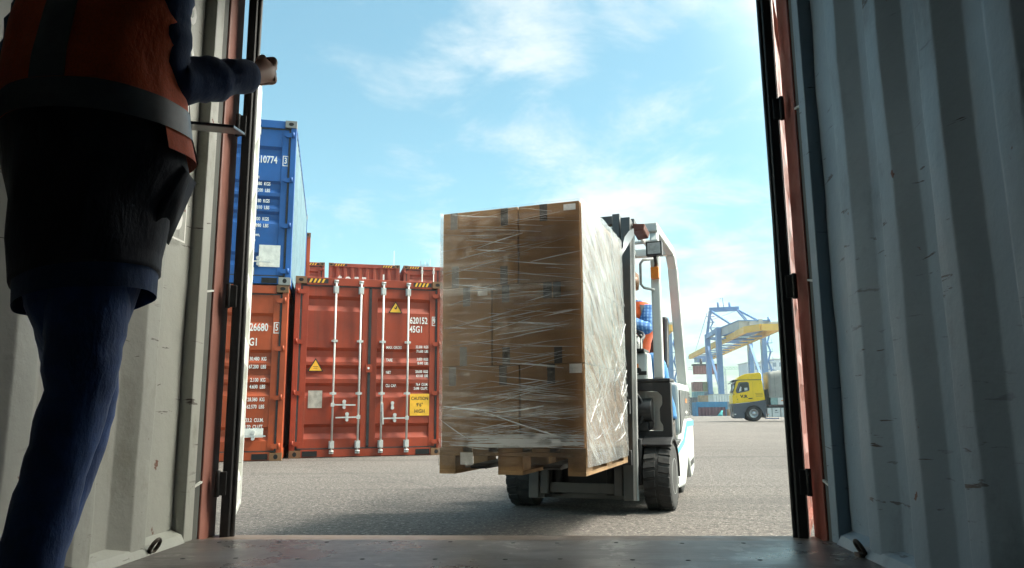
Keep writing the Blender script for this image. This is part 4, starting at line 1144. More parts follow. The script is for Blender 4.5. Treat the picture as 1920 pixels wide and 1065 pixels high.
# worker in the open container, seen from behind
wk = empty('person', (-.96, 1.62, .235), 0, 'worker seen from behind in orange vest and jeans, right fist raised at the door', 'person')
def W_(p): return (p[0] + .96, p[1] - 1.62, p[2] - .235)
wa = R(16); wr_, wf_ = Vector((math.cos(wa), -math.sin(wa), 0)), Vector((math.sin(wa), math.cos(wa), 0)); WX = (wr_, wf_)
FLZ = .235
pe, ch, nk = (-.955, 1.63, 1.12), (-.955, 1.62, 1.50), (-.955, 1.63, 1.72)
shR, elR, wrR, haR = (-.815, 1.60, 1.665), (-.790, 1.63, 1.462), (-.672, 1.815, 1.556), (-.650, 1.872, 1.592)
shL, elL, wrL, haL = (-1.105, 1.66, 1.665), (-1.165, 1.70, 1.44), (-1.02, 1.88, 1.455), (-.965, 1.925, 1.462)
hipR, knR, anR = (-.915, 1.61, 1.02), (-.930, 1.60, .72), (-.985, 1.57, .33)
hipL, knL, anL = (-1.00, 1.66, 1.02), (-1.045, 1.84, .72), (-1.105, 1.80, .33)
nd = [(W_(pe), (.13, .10)), (W_(ch), (.14, .10)), (W_(nk), .055)]
ed = [(0, 1), (1, 2)]
hn, he = head_nodes(W_((-.95, 1.64, 1.78)), wf_)
o_ = len(nd); nd += hn; ed += [(a + o_, b_ + o_) for a, b_ in he] + [(2, o_)]
for (s_, e1, w1, h1, cv) in ((shR, elR, wrR, haR, (-1, .15, 0)), (shL, elL, wrL, haL, (.3, .2, .9))):
    o_ = len(nd); nd += [(W_(s_), .06), (W_(e1), .042), (W_(w1), (.027, .030))]; ed += [(1, o_), (o_, o_ + 1), (o_ + 1, o_ + 2)]
    fist(nd, ed, o_ + 2, W_(h1), Vector(h1) - Vector(w1), cv, (0, 0, 1) if s_ is shR else (-.3, .9, 0))
for (h_, k_, a_) in ((hipR, knR, anR), (hipL, knL, anL)):
    o_ = len(nd); nd += [(W_(h_), .08), (W_(k_), .055), (W_(a_), .038), (W_((a_[0] + .04, a_[1] + .13, FLZ + .035)), .035)]; ed += [(0, o_), (o_, o_ + 1), (o_ + 1, o_ + 2), (o_ + 2, o_ + 3)]
skin_body('body', nd, ed, M_SKIN, wk)
WT = (wr_ + Vector((0, 0, .16)), wf_)
jr = [(W_((-.955, 1.63, .985)), .158, .138, WT), (W_((-.957, 1.63, 1.02)), .160, .140, WT), (W_((-.960, 1.63, 1.06)), .166, .145, WX), (W_((-.957, 1.635, 1.15)), .178, .152, WX), (W_((-.945, 1.64, 1.24)), .208, .165, WX),
      (W_((-.952, 1.63, 1.33)), .200, .158, WX), (W_((-.96, 1.63, 1.44)), .196, .150, WX), (W_((-.96, 1.63, 1.56)), .194, .14, WX), (W_((-.96, 1.63, 1.66)), .175, .125, WX), (W_((-.955, 1.635, 1.71)), .12, .10, WX), (W_((-.955, 1.64, 1.75)), .075, .075, WX)]
fine = []
for i in range(len(jr) - 1):
    for k in range(4):
        t = k / 4; A, B = jr[i], jr[i + 1]
        fine.append((tuple(Vector(A[0]) * (1 - t) + Vector(B[0]) * t), A[1] * (1 - t) + B[1] * t, A[2] * (1 - t) + B[2] * t, (A[3][0] * (1 - t) + B[3][0] * t, wf_)))
fine.append(jr[-1])
b = MB(); b.loft(fine, 56, True, .022, 5, 3, fold=.45)
b.smooth = True                                                     # stiff pocket corner standing off the right hip
q = [W_(p) for p in ((-.772, 1.60, 1.29), (-.735, 1.62, 1.235), (-.790, 1.60, 1.10), (-.80, 1.70, 1.30), (-.745, 1.70, 1.23), (-.80, 1.70, 1.08))]
b.add(q, [(0, 1, 2), (3, 5, 4), (0, 3, 4, 1), (1, 4, 5, 2), (2, 5, 3, 0)])
b.build('jacket', M_JACKET, wk)
b = MB(); limb(b, [W_(shR), W_((-.806, 1.605, 1.57)), W_(elR), W_((-.735, 1.715, 1.50)), W_(wrR)], [.070, .061, .056, .052, .036], 22, .006, 18, 1, .11)
b.build('sleeve', M_NAVY, wk)
b = MB(); limb(b, [W_(shL), W_((-1.14, 1.67, 1.56)), W_(elL), W_((-1.10, 1.80, 1.445)), W_(wrL)], [.074, .066, .058, .05, .036], 22, .006, 18, 2, .11); b.build('sleeve', M_NAVY, wk)
b = MB(); hr = [(r_[0], r_[1] * .96, r_[2] * .96, r_[3]) for r_ in fine if r_[0][2] < .86]
hem = [(W_((-.952, 1.63, .935)), .150, .132, WT), (W_((-.954, 1.63, .98)), .152, .132, WT), (W_((-.953, 1.63, 1.03)), .155, .135, WT)]
b.loft(hem, 56, False, .022, 5, 3, fold=.45); b.build('shirt_hem', M_NAVY, wk, fix=False)
vr = [(r_[0], r_[1] + .013, r_[2] + .013, r_[3]) for r_ in fine]
zv0, zv1 = 1.315 - FLZ, 1.665 - FLZ
b = MB(); patch(b, vr, R(-228), R(48), zv0, zv1, .006, 70, 26, .020, 5, 3, .45)
patch(b, vr, R(-8), R(62), 1.265 - FLZ, 1.315 - FLZ, .006, 24, 5, .020, 5, 3, .45)
ve = b.build('safety_vest', M_HIVIS, wk, fix=False)
b = MB(); patch(b, vr, R(-228), R(30), 1.313 - FLZ, 1.380 - FLZ, .0095, 70, 6, .020, 5, 3, .45); patch(b, vr, R(-88), R(-68), 1.3805 - FLZ, zv1, .0095, 8, 20, .020, 5, 3, .45); patch(b, vr, R(30), R(44), 1.27 - FLZ, zv1, .0100, 8, 20, .020, 5, 3, .45)
b.build('reflective_band', M_REFLECT, ve, fix=False)
b = MB(); limb(b, [W_((-.935, 1.61, 1.04)), W_((-.918, 1.60, .86)), W_((-.926, 1.595, .715)), W_((-.952, 1.585, .55)), W_((-.976, 1.57, .39)), W_((-.985, 1.57, .285))], [.096, .078, .064, .059, .061, .066], 26, .006, 13, 5, .045)
limb(b, [W_((-1.00, 1.66, 1.04)), W_((-1.02, 1.74, .88)), W_((-1.038, 1.83, .72)), W_((-1.075, 1.83, .55)), W_((-1.10, 1.80, .39)), W_((-1.105, 1.80, .285))], [.092, .082, .070, .066, .064, .066], 26, .006, 13, 6, .045)
b.loft([(W_((-.955, 1.635, 1.08)), .135, .115, WX), (W_((-.955, 1.635, 1.0)), .130, .118, WX), (W_((-.955, 1.635, .92)), .105, .105, WX), (W_((-.95, 1.64, .86)), .08, .085, WX), (W_((-.95, 1.65, .80)), .06, .06, WX)], 30, True, .004, 9)
b.build('jeans', M_JEANS, wk)
for a_ in (anR, anL):
    b = MB(); x, y = a_[0], a_[1]
    b.loft([(W_((x + .03, y + .05, FLZ + .002)), .05, .145, WX), (W_((x + .03, y + .05, FLZ + .03)), .052, .147, WX), (W_((x + .02, y + .03, FLZ + .07)), .048, .12, WX), (W_((x, y, FLZ + .11)), .045, .06, WX), (W_((x, y, FLZ + .16)), .046, .05, WX)], 20); b.build('boot', M_BOOT, wk)
b = MB(); hb = Vector(W_((-.95, 1.635, 1.935)))
b.loft([(tuple(hb + Vector((0, -.015, dz))), r1, r2, WX) for dz, r1, r2 in ((-.08, .083, .09), (-.02, .088, .103), (.04, .082, .10), (.08, .05, .065), (.095, .015, .02))], 20, True, .006, 20); b.build('hair', M_HAIR, wk)
# tablet held out in front of the worker
uu = Vector((.975, .21, -.03)).normalized(); vv = Vector((-.30, .90, .255)); vv = (vv - uu * vv.dot(uu)).normalized(); nn = uu.cross(vv)
tb = bpy.data.objects.new('tablet', None); col.objects.link(tb); tb.empty_display_size = .1
tag(tb, 'thin grey tablet held out level at the worker\'s waist', 'tablet')
mt = Matrix((uu, vv, nn)).transposed().to_4x4(); mt.translation = (-.89, 1.97, 1.482); tb.matrix_world = mt
b = MB(); b.box(-.13, .13, -.095, .095, -.004, .004); b.build('housing', plain('tablet_grey', (.10, .105, .11), .35, .5, .1), tb, .003)
b = MB(); b.box(-.118, .118, -.083, .083, .0042, .005); b.build('screen', window_glass('screen_glass'), tb)
b = MB(); b.lathe([(-.0045, .012), (-.0058, .010)], 16, (-.10, -.07, 0), 'Z'); b.build('camera_lens', M_BLACK, tb)

# driver on the forklift (forklift frame)
dr = empty('person', (FP.x, FP.y, 0), FYAW, 'forklift driver in orange vest over blue checked shirt, half hidden by the mast', 'person')
UW = (Vector((1, 0, 0)), Vector((0, 1, 0)))
M_CHECK, n_, l_, p_ = new_mat('blue_checked_shirt')
co_ = n_.new('ShaderNodeTexCoord').outputs['Object']
wv = n_.new('ShaderNodeTexWave'); wv.inputs['Scale'].default_value = 11; wv.inputs['Distortion'].default_value = 1.2; l_.new(co_, wv.inputs['Vector'])
wv2 = n_.new('ShaderNodeTexWave'); wv2.bands_direction = 'Z'; wv2.inputs['Scale'].default_value = 11; wv2.inputs['Distortion'].default_value = 1.2; l_.new(co_, wv2.inputs['Vector'])
c_ = mixcol(n_, l_, ramp(n_, l_, wv.outputs['Fac'], .6, .8), (.045, .15, .38), (.16, .30, .52)); c_ = mixcol(n_, l_, ramp(n_, l_, wv2.outputs['Fac'], .6, .8, 0, .7), c_, (.03, .10, .28))
l_.new(c_, p_.inputs['Base Color']); p_.inputs['Roughness'].default_value = .9
nd = [((.08, 1.02, 1.12), (.13, .10)), ((.17, .95, 1.47), (.13, .10)), ((.175, .90, 1.62), .055)]; ed = [(0, 1), (1, 2)]
hn, he = head_nodes((.155, .85, 1.68), (-.35, -1, .05)); o_ = len(nd); nd += hn; ed += [(a + o_, b_ + o_) for a, b_ in he] + [(2, o_)]
armL = [(.305, .89, 1.555), (.318, .77, 1.385), (.19, .55, 1.425)]; armR = [(.02, .93, 1.555), (-.06, .72, 1.38), (.06, .55, 1.335)]
for A, cv in ((armL, (-.6, -.5, -.4)), (armR, (.6, -.5, -.4))):
    o_ = len(nd); nd += [(A[0], .058), (A[1], .042), (A[2], .028)]; ed += [(1, o_), (o_, o_ + 1), (o_ + 1, o_ + 2)]
    d_ = (Vector(A[2]) - Vector(A[1])).normalized(); fist(nd, ed, o_ + 2, Vector(A[2]) + d_ * .06, d_, cv, (0, .5, .85))
legL = [(.19, .98, 1.10), (.40, .72, 1.06), (.49, .66, .62)]; legR = [(.0, .98, 1.10), (-.06, .52, 1.08), (-.06, .42, .62)]
for A in (legL, legR):
    o_ = len(nd); nd += [(A[0], .08), (A[1], .055), (A[2], .038), ((A[2][0], A[2][1] - .14, .50), .033)]; ed += [(0, o_), (o_, o_ + 1), (o_ + 1, o_ + 2), (o_ + 2, o_ + 3)]
skin_body('body', nd, ed, M_SKIN, dr)
tr_ = [((.08, 1.02, 1.06), .165, .13, UW), ((.10, 1.01, 1.18), .165, .13, UW), ((.145, .975, 1.36), .18, .14, UW), ((.165, .94, 1.50), .195, .14, UW), ((.17, .92, 1.58), .17, .11, UW), ((.175, .90, 1.635), .09, .08, UW)]
b = MB(); b.loft(tr_, 32, True, .008, 9, 2); b.build('shirt', M_CHECK, dr)
vr = [(a, r1 + .014, r2 + .014, x) for a, r1, r2, x in tr_]
b = MB(); patch(b, vr, R(-86), R(266), 1.08, 1.62, .003, 56, 26, .008, 9, 2)
ve = b.build('safety_vest', M_HIVIS, dr, fix=False)
b = MB(); patch(b, vr, R(-80), R(260), 1.14, 1.19, .007, 50, 4, .008, 9, 2); patch(b, vr, R(-62), R(-46), 1.191, 1.59, .008, 6, 16, .008, 9, 2); patch(b, vr, R(226), R(242), 1.191, 1.59, .008, 6, 16, .008, 9, 2); b.build('reflective_band', M_REFLECT, ve, fix=False)
for A, sd in ((armL, 1), (armR, 2)):
    m_ = (Vector(A[0]) + Vector(A[1])) / 2; b = MB(); limb(b, [A[0], tuple(m_), A[1], tuple((Vector(A[1]) + Vector(A[2])) / 2), A[2]], [.068, .062, .056, .048, .038], 18, .006, 20, sd, .09); b.build('sleeve', M_CHECK, dr)
M_JEANS2 = cloth('bright_denim', (.045, .20, .46), .2, 300)
b = MB()
for A, sd in ((legL, 1), (legR, 2)):
    limb(b, [A[0], tuple((Vector(A[0]) + Vector(A[1])) / 2 + Vector((0, 0, .015))), A[1], tuple((Vector(A[1]) + Vector(A[2])) / 2), A[2]], [.095, .085, .074, .066, .064], 18, .006, 14, sd)
b.build('jeans', M_JEANS2, dr)
for A in (legL, legR):
    x, y, z = A[2]; b = MB(); b.loft([((x, y - .06, .462), .048, .14, UW), ((x, y - .06, .49), .05, .142, UW), ((x, y - .03, .535), .046, .11, UW), ((x, y, .58), .044, .055, UW), ((x, y, .63), .045, .05, UW)], 18); b.build('boot', M_BOOT, dr)
b = MB(); hb = Vector((.160, .868, 1.825))
b.loft([(tuple(hb + Vector((0, .01, dz))), r1, r2, UW) for dz, r1, r2 in ((-.09, .08, .085), (-.02, .090, .104), (.04, .085, .10), (.075, .052, .066), (.09, .015, .02))], 20, True, .007, 20); b.build('hair', M_HAIR, dr)

# ------------------------------------------------------------------ yellow lorry
M_TY = paint('lorry_yellow', (.90, .60, .012), .35, .05, .08, (.3, .22, .05), 0, streak=.08)
M_TG = paint('lorry_grey', (.075, .085, .105), .5, .12, .15, (.1, .09, .08))
M_TARP = plain('tarpaulin_grey', (.30, .295, .27), .65, 0, .12, 1.2, .1)
M_TW = paint('lorry_white', (.66, .67, .65), .45, .08, .2, (.25, .22, .18))
M_GLASS = window_glass('dark_glass')
M_TEAL = plain('teal_board', (.28, .42, .40), .6, 0, .1)
tk = empty('lorry', (13.95, 48.0, 0), -R(11), 'yellow lorry with grey tarpaulin body parked side on in the yard', 'lorry')
def roundp(poly, r): return rounded(poly, r)
b = MB(); b.prism(roundp([(.0, 1.115), (.0, 1.62), (.07, 1.78), (.30, 2.55), (.42, 2.585), (1.85, 2.60), (1.985, 1.34), (1.90, 1.33), (1.2, 1.22)], .05), 'Y', 0, 2.4); cab = b.build('cab', M_TY, tk, .05)
b = MB(); b.prism(roundp([(.32, 2.615), (.50, 2.83), (.85, 2.985), (1.75, 3.06), (1.83, 2.98), (1.86, 2.625)], .08), 'Y', .03, 2.37); b.build('roof_spoiler', M_TY, cab, .06)
b = MB(); b.box(.10, 1.83, -.012, 2.412, 2.588, 2.622); b.prism([(-.04, 2.40), (.02, 2.44), (.42, 2.60), (.36, 2.625), (-.02, 2.48)], 'Y', -.01, 2.41); b.build('sun_visor', M_TG, cab, .01)
b = MB(); b.prism([(.06, 1.84), (.27, 2.52), (.255, 2.525), (.035, 1.84)], 'Y', .12, 2.28); b.build('windscreen', M_GLASS, cab)
b = MB(); b.prism(roundp([(.29, 1.76), (.22, 1.92), (.43, 2.46), (.96, 2.48), (1.05, 2.42), (1.07, 1.96), (1.0, 1.90), (.66, 1.83)], .05), 'Y', -.012, -.001)
b.k = 1; b.prism(roundp([(.36, 1.84), (.36, 1.98), (.52, 2.40), (.94, 2.42), (1.0, 2.36), (1.01, 1.98), (.95, 1.94), (.64, 1.88)], .05), 'Y', -.018, -.0125)
b.k = 2; b.prism([(.40, 1.87), (.52, 2.20), (.58, 2.16), (.56, 1.90)], 'Y', -.022, -.0185); b.prism([(.76, 1.93), (.76, 2.10), (.95, 2.12), (.95, 1.96)], 'Y', -.022, -.0185)
b.build('side_window', [M_TG, M_GLASS, plain('seat_pale', (.6, .63, .62), .6)], cab)
b = MB(); b.box(-.06, .02, -.30, -.06, 1.78, 2.35); b.bar((0, -.2, 2.38), (.25, .02, 2.45), .05); b.bar((0, -.2, 1.75), (.15, .02, 1.7), .04); b.build('wing_mirror', M_TG, cab, .03)
b = MB(); b.prism(roundp([(.97, 1.40), (1.23, 1.42), (1.22, 1.47), (.98, 1.46)], .02), 'Y', -.015, -.001); b.k = 1; b.box(.29, .33, -.006, -.001, 1.36, 1.42); b.build('door_handle', [M_BLK, M_TG], cab)
b = MB(); b.box(1.27, 1.274, -.004, -.001, 1.36, 2.5); b.box(.27, .274, -.004, -.001, 1.22, 1.75); b.box(.274, 1.27, -.004, -.001, 1.255, 1.259); b.build('door_seam', M_TG, cab)
text_mesh([('V.R', .70, 1.565, .24, 'CENTER', 1.25, .012)], 'lettering', M_BLK, cab, y=-.004)
b = MB()
rr_ = random.Random(3)
for z, w0 in ((1.74, 1.40), (1.66, 1.44), (1.57, 1.44)):
    x = w0
    while x < 1.82: w = rr_.uniform(.03, .06); b.box(x, x + w, -.004, -.001, z - .022, z + .022); x += w + .014
b.build('faded_lettering', plain('faded_ochre', (.45, .27, .02), .6), cab)
b = MB()
arch = [(1.245 + .56 * math.cos(t), .46 + .58 * math.sin(t)) for t in [R(175) - k * R(170) / 14 for k in range(15)]]
b.prism(roundp([(.0, 1.112), (.03, .55), (.06, .25), (.16, .19), (.70, .21)], .02) + arch + [(1.86, .35), (1.98, .22), (2.04, .9), (2.0, 1.26), (1.95, 1.31), (1.2, 1.20)], 'Y', .0, 2.4)
bp_ = b.build('bumper_skirt', M_TG, tk, .03)
b = MB(); b.box(-.006, .06, .15, .55, .33, .48); b.box(-.006, .06, 1.85, 2.25, .33, .48); b.k = 1; b.box(.06, .17, -.006, .1, .42, .49); b.build('headlight', [M_LENS, M_WHITEMARK], bp_, .01)
b = MB(); b.box(-.012, .05, .45, 1.95, .62, 1.08)
for k in range(5): b.box(-.03, -.0125, .5, 1.9, .66 + k * .085, .70 + k * .085)
b.build('grille', M_FB, bp_, .01)
arc2 = [(1.245 + .60 * math.cos(t), .46 + .62 * math.sin(t)) for t in [R(170) - k * R(165) / 14 for k in range(15)]]
b = MB(); b.prism(arc2 + [(1.245 + .53 * math.cos(t), .46 + .55 * math.sin(t)) for t in [R(5) + k * R(165) / 14 for k in range(15)]], 'Y', -.03, .3); b.build('wheel_arch', M_TG, tk, .01)
def lorry_wheel(x, y):
    t = empty('wheel', (x, y, .5)); t.parent = tk
    b = MB(); b.lathe([(-.15, .28), (-.15, .46), (-.12, .495), (.12, .495), (.15, .46), (.15, .28)], 40, (0, 0, 0), 'Y'); b.build('tyre', M_TYRE, t)
    b = MB(); b.lathe([(-.152, .275), (-.158, .26), (-.10, .20), (-.10, .13), (-.16, .12), (-.17, .02)], 30, (0, 0, 0), 'Y'); b.lathe([(-.1, .27), (.15, .27)], 24, (0, 0, 0), 'Y')
    b.k = 1
    for k in range(10): a = k * math.pi / 5; b.lathe([(-.115, .026), (-.101, .026)], 8, (.235 * math.cos(a), 0, .235 * math.sin(a)), 'Y')
    b.build('rim', [plain('rim_silver', (.52, .53, .55), .35, .5, .1), M_BLK], t)
    t.scale = (1, 1, 1)
for x in (1.245, 6.6, 7.9):
    lorry_wheel(x, .16); lorry_wheel(x, 2.24)
b = MB(); b.box(1.7, 9.4, .5, .75, .75, .97); b.box(1.7, 9.4, 1.65, 1.9, .75, .97); b.box(1.95, 2.2, .2, 2.2, .9, 1.75); b.build('chassis', M_FB, tk, .01)
b = MB(); b.box(2.02, 9.6, .0, 2.4, .985, 1.035); b.build('bed_rail', plain('rail_brown', (.09, .035, .025), .6), tk, .004)
b = MB(); b.box(2.75, 9.6, -.02, 2.42, 1.04, 1.47); b.k = 1; b.box(2.32, 2.747, .02, 2.38, 1.04, 1.47); b.k = 2; b.box(2.93, 3.24, -.024, -.0205, 1.25, 1.31); b.box(3.42, 3.56, -.024, -.0205, 1.24, 1.32); b.build('dropside', [M_TW, M_TEAL, M_ORANGE], tk, .006)
# tarpaulin hood, sagging between its hoops
vs_, fs_ = [], []; nx, nz_ = 40, 16
b = MB(); b.smooth = True
for i in range(nx + 1):
    x = 2.25 + 7.3 * (i / nx)
    fr = min(1, i / 5)
    for j in range(nz_ + 1):
        t = j / nz_
        if t < .36: y, z = 0, 1.475 + t / .36 * (1.62 + .12 * fr)
        elif t > .64: y, z = 2.4, 1.475 + (1 - t) / .36 * (1.62 + .12 * fr)
        else: k = (t - .36) / .28; y, z = 2.4 * k, 3.095 + .12 * fr + .04 * math.sin(math.pi * k)
        s_ = .03 * noise.noise(Vector((x * 1.1, z * .8, y))) + .035 * math.sin(x * 2.6) ** 2 * min(1, (z - 1.47))
        vs_.append((x + .25 * (1 - fr) * (0 if t < .36 else 0), y + (s_ if y < 1 else -s_), z - (.02 if .36 < t < .64 else 0)))
for i in range(nx):
    for j in range(nz_): fs_.append((i * (nz_ + 1) + j, i * (nz_ + 1) + j + 1, (i + 1) * (nz_ + 1) + j + 1, (i + 1) * (nz_ + 1) + j))
fs_.append(tuple(range(nz_ + 1))); fs_.append(tuple(nx * (nz_ + 1) + j for j in range(nz_ + 1)))
b.add(vs_, fs_); tp = b.build('tarpaulin', M_TARP, tk)
b = MB()
for k in range(18): b.lathe([(-.006, .018), (-.001, .02)], 8, (2.62, -.002, 1.6 + k * .085), 'Y')
for k in range(16): b.lathe([(-.006, .018), (-.001, .02)], 8, (2.9 + k * .3, -.002, 1.55), 'Y')
b.build('eyelets', M_TG, tp)
b = MB(); rr_ = random.Random(5); x = 3.12
while x < 3.65: w = rr_.uniform(.03, .05); b.box(x, x + w, -.004, -.001, 1.66, 1.73); x += w + .012
b.build('faded_lettering', M_TG, tp)
for k, (xa, xb) in enumerate(((2.07, 2.33), (2.37, 2.84), (2.88, 3.24), (3.28, 3.58), (3.62, 4.3), (4.34, 5.0))):
    b = MB(); b.box(xa, xb, -.01, .45, .28, .84)
    if k == 1: b.k = 1; b.box(2.54, 2.66, -.014, -.0105, .64, .71); b.box(2.50, 2.72, -.014, -.0105, .53, .555)
    if k == 0: b.k = 2; b.box(2.09, 2.15, -.016, -.0105, .42, .47)
    b.build('side_locker', [M_TW, M_TG, M_ORANGE], tk, .02)
b = MB(); b.box(1.95, 2.75, .05, .4, .16, .21); b.build('step_rail', M_BLUE, tk, .01)
for x in (3.5, 3.65): b = MB(); b.box(x, x + .05, .1, .2, .12, .28); b.build('landing_leg', M_FB, tk)
b = MB(); b.tube([(x_, .3, z_) for x_, z_ in ((2.02, 1.3), (2.12, 1.1), (2.2, 1.35))], .03, 8); b.box(2.03, 2.22, .35, 2.0, 1.05, 2.0); b.build('air_intake', M_FB, tk, .03)

# ------------------------------------------------------------------ gantry cranes
M_CB = paint('crane_blue', (.13, .27, .52), .5, .12, .15, (.12, .14, .18), scale=.15, bmp=0)
M_CY = paint('crane_yellow', (.78, .46, .06), .5, .1, .15, (.3, .2, .08), scale=.15, bmp=0)
M_CG = plain('crane_house_grey', (.42, .45, .45), .6, 0, .1, .3)
def make_crane(label):
    """origin on the ground below leg A; coordinates are yard metres minus (50, 150)"""
    r = empty('gantry_crane', (50, 150, 0), 0, label, 'crane', 'blue and yellow gantry cranes')
    HT = 18.3
    A, B, C, D = (-.3, 40), (-1.9, 24), (10.4, 40), (8.5, 24)
    def up(z): return z
    for nm, (x, y), zt in (('leg', A, 19.9), ('leg', B, 19.9), ('leg', C, 18.0), ('leg', D, 18.6)):
        b = MB(); b.prism([(x - .55, y - .7), (x + .55, y - .7), (x + .55, y + .7), (x - .55, y + .7)], 'Z', 1.6, zt); l_ = b.build(nm, M_CB, r, .05)
        b = MB(); b.box(x - .5, x + .5, y - 2.2, y + 2.2, .7, 1.7)
        for k in (-1.5, -.5, .5, 1.5): b.lathe([(-.3, .42), (.3, .42)], 16, (x, y + k, .42), 'X')
        b.build('bogie', M_CB, l_)
    for P, Q in ((A, B), (C, D)):
        b = MB(); b.bar((P[0], P[1], 3.8), (Q[0], Q[1], 3.8), .9, 1.1); b.build('sill_beam', M_CB, r, .04)
        b = MB(); b.bar((P[0], P[1], 17.0 if P is A else 17.4), (Q[0], Q[1], 4.6), .55, .55); b.build('brace', M_CB, r)
    b = MB(); b.bar((A[0], A[1], 19.2), (B[0], B[1], 19.3), .9, 1.0); b.bar((B[0], B[1], 19.2), (D[0], D[1], 18.2), .6, .8); b.bar((A[0], A[1], 19.0), (C[0], C[1], 17.6), .6, .8); b.build('portal_beam', M_CB, r)
    # twin girders: far end to near end, closed by end ties
    g1a, g1b, g2a, g2b = (5.0, 82), (-1.6, 4.5), (12.2, 82), (3.9, 0)
    zg = 17.1
    for (p, q) in ((g1a, g1b), (g2a, g2b)):
        b = MB(); b.bar((p[0], p[1], zg + .1), (q[0], q[1], zg + .1), .75, 1.35); b.build('girder', M_CY, r, .03)
    b = MB(); b.bar((g1b[0], g1b[1], zg + .1), (.2, 0, zg + .1), .75, 1.35); b.bar((.2, 0, zg + .1), (3.9, 0, zg + .1), .75, 1.35); b.build('end_tie', M_CY, r)
    b = MB(); b.bar((g1a[0] - .3, g1a[1], zg), (g2a[0] + .3, g2a[1], zg), 2.0, .8); b.box(6.5, 9.5, 79, 83, zg - 1.6, zg - .42); b.build('end_platform', M_CB, r)
    b = MB()
    for k in range(9):
        t = k / 8; y = 76 - 62 * t; x1 = g1a[0] + (g1b[0] - g1a[0]) * (82 - y) / 82; x2 = g2a[0] + (g2b[0] - g2a[0]) * (82 - y) / 82
        b.bar((x1, y, zg - .3), (x2, y, zg - .3), .35, .25)
        if k < 8: b.bar((x1, y, zg - .3), (x2 - .8, y - 7.7, zg - .3), .12, .12)
    b.build('tie_lattice', M_CB, r)
    b = MB(); b.box(-.8, 4.6, 23, 27, zg + .1, zg + .35); b.build('walkway', M_CB, r)
    # machinery house on the near half
    b = MB(); b.box(-1.2, 5.2, 10, 24, zg + .85, zg + 2.6); b.k = 1; b.box(-1.4, 5.4, 9.7, 24.3, zg + 2.601, zg + 2.8); h_ = b.build('machinery_house', [M_CG, M_CB], r, .04)
    b = MB(); b.box(.8, 2.8, 9.2, 9.99, zg + .9, zg + 2.3); b.box(2.9, 3.8, 9.5, 9.98, zg + .9, zg + 2.95); b.box(4.2, 6.0, 6.2, 9.4, zg + .8, zg + 2.0); b.build('switch_cabinet', M_CG, h_, .03)
    b = MB(); b.box(-1.2, 5.2, 10.0, 24.2, zg + .70, zg + .84); b.build('house_floor', M_CB, h_)
    # upper frame
    zt = 25.9
    b = MB(); b.bar((.0, 38, zt), (7.0, 36, zt), .9, 1.1); b.build('top_beam', M_CB, r, .03)
    for p, q in (((.2, 38, zt - .3), (A[0], A[1], 19.9)), ((.5, 37.8, zt - .4), (2.2, 24, 20.0)), ((6.6, 36, zt - .4), (6.0, 24, 20.0)), ((6.8, 36, zt - .3), (7.2, 18, 19.9))):
        b = MB(); b.bar(p, q, .5, .5); b.build('upper_strut', M_CB, r)
    for x in (2.1, 5.0): b = MB(); b.tube([(x, 37.2, zt + .5), (x, 37.2, zt + 1.8)], .28, 8); b.build('warning_lamp', M_CB, r)
    b = MB(); b.tube([(3.5, 37.2, zt + .5), (3.3, 37.2, zt + 3.0), (2.6, 37.2, zt + 2.7)], .09, 6); b.build('lightning_rod', M_CB, r)
    b = MB(); b.tube([(-.3, 39, zt - .6), (5.2, 76, 18.2)], .07, 5); b.tube([(.2, 39, zt - 2.6), (6.2, 34, zt - .6)], .05, 5); b.build('stay_cable', M_CB, r)
    b = MB(); b.prism([(0, 18.9), (2.6, 18.9), (2.6, 20.6), (2.0, 20.6)], 'X', 5.2, 5.6); b.bar((4.4, 10, 19.7), (6.6, 10, 19.7), .3); b.xf(Matrix.Translation((0, 8, .0)), 0); b.build('winch_guard', M_CB, r)
    # zigzag stairs up leg D and up the upper frame
    b = MB(); x, y = D[0] + .55, D[1] - .3
    for k in range(8):
        za = 1.8 + k * 2.05; x0 = x + (.25 if k % 2 else .9); x1 = x + (.9 if k % 2 else .25)
        b.bar((x0, y, za), (x1, y, za + 2.0), .20, .35); b.box(x + .0, x + 1.35, y - .6, y + .6, za - .06, za + .04); b.bar((x + 1.3, y, za), (x + 1.3, y, za + .9), .06)
    b.build('stairway', M_CB, r)
    b = MB(); x, y = A[0] + .4, A[1] - 1
    for k in range(4):
        za = 20 + k * 1.45; b.bar((x + (.2 if k % 2 else 1.0), y, za), (x + (1.0 if k % 2 else .2), y, za + 1.4), .15, .3); b.box(x - .6, x + 1.4, y - .5, y + .5, za - .05, za + .04)
    b.build('stairway', M_CB, r)
    # spreader below the far end
    b = MB()
    for sx, sy in ((-2.6, -.8), (2.6, -.8), (-2.6, .8), (2.6, .8)): b.tube([(8 + sx * .4, 74 + sy, zg - .8), (8 + sx, 74 + sy, 14.45)], .035, 5)
    b.build('hoist_rope', M_CB, r)
    b = MB(); b.box(3.7, 12.2, 73, 75.2, 13.95, 14.45); b.tube([(6.3, 74, 14.45), (6.3, 74, 16.0)], .4, 8); b.tube([(8.2, 74, 14.7), (9.3, 74, 14.7)], .5, 10); b.build('spreader', M_FB, r)
    return r
cr = make_crane('blue legged gantry crane with yellow girders above the lorry, a red container hanging from it')
c2 = copy_tree(cr); c2.location = (50 - 21.9, 150, 0); c2['label'] = 'gantry crane mostly hidden behind the forklift, stairs showing between its pillars'
hc = freight_container('freight_container', 'dull red container hanging from the spreader of the gantry crane', 'containers in the port beyond', (57.95, 223.0, 11.45), 0, 2.44, 2.48, paint('dull_red_paint', (.26, .10, .09), .6, .12, .2), M_RED3, M_CAST, True)
for ch in hc.children: pass
hc.scale = (3.15, 1, 1)
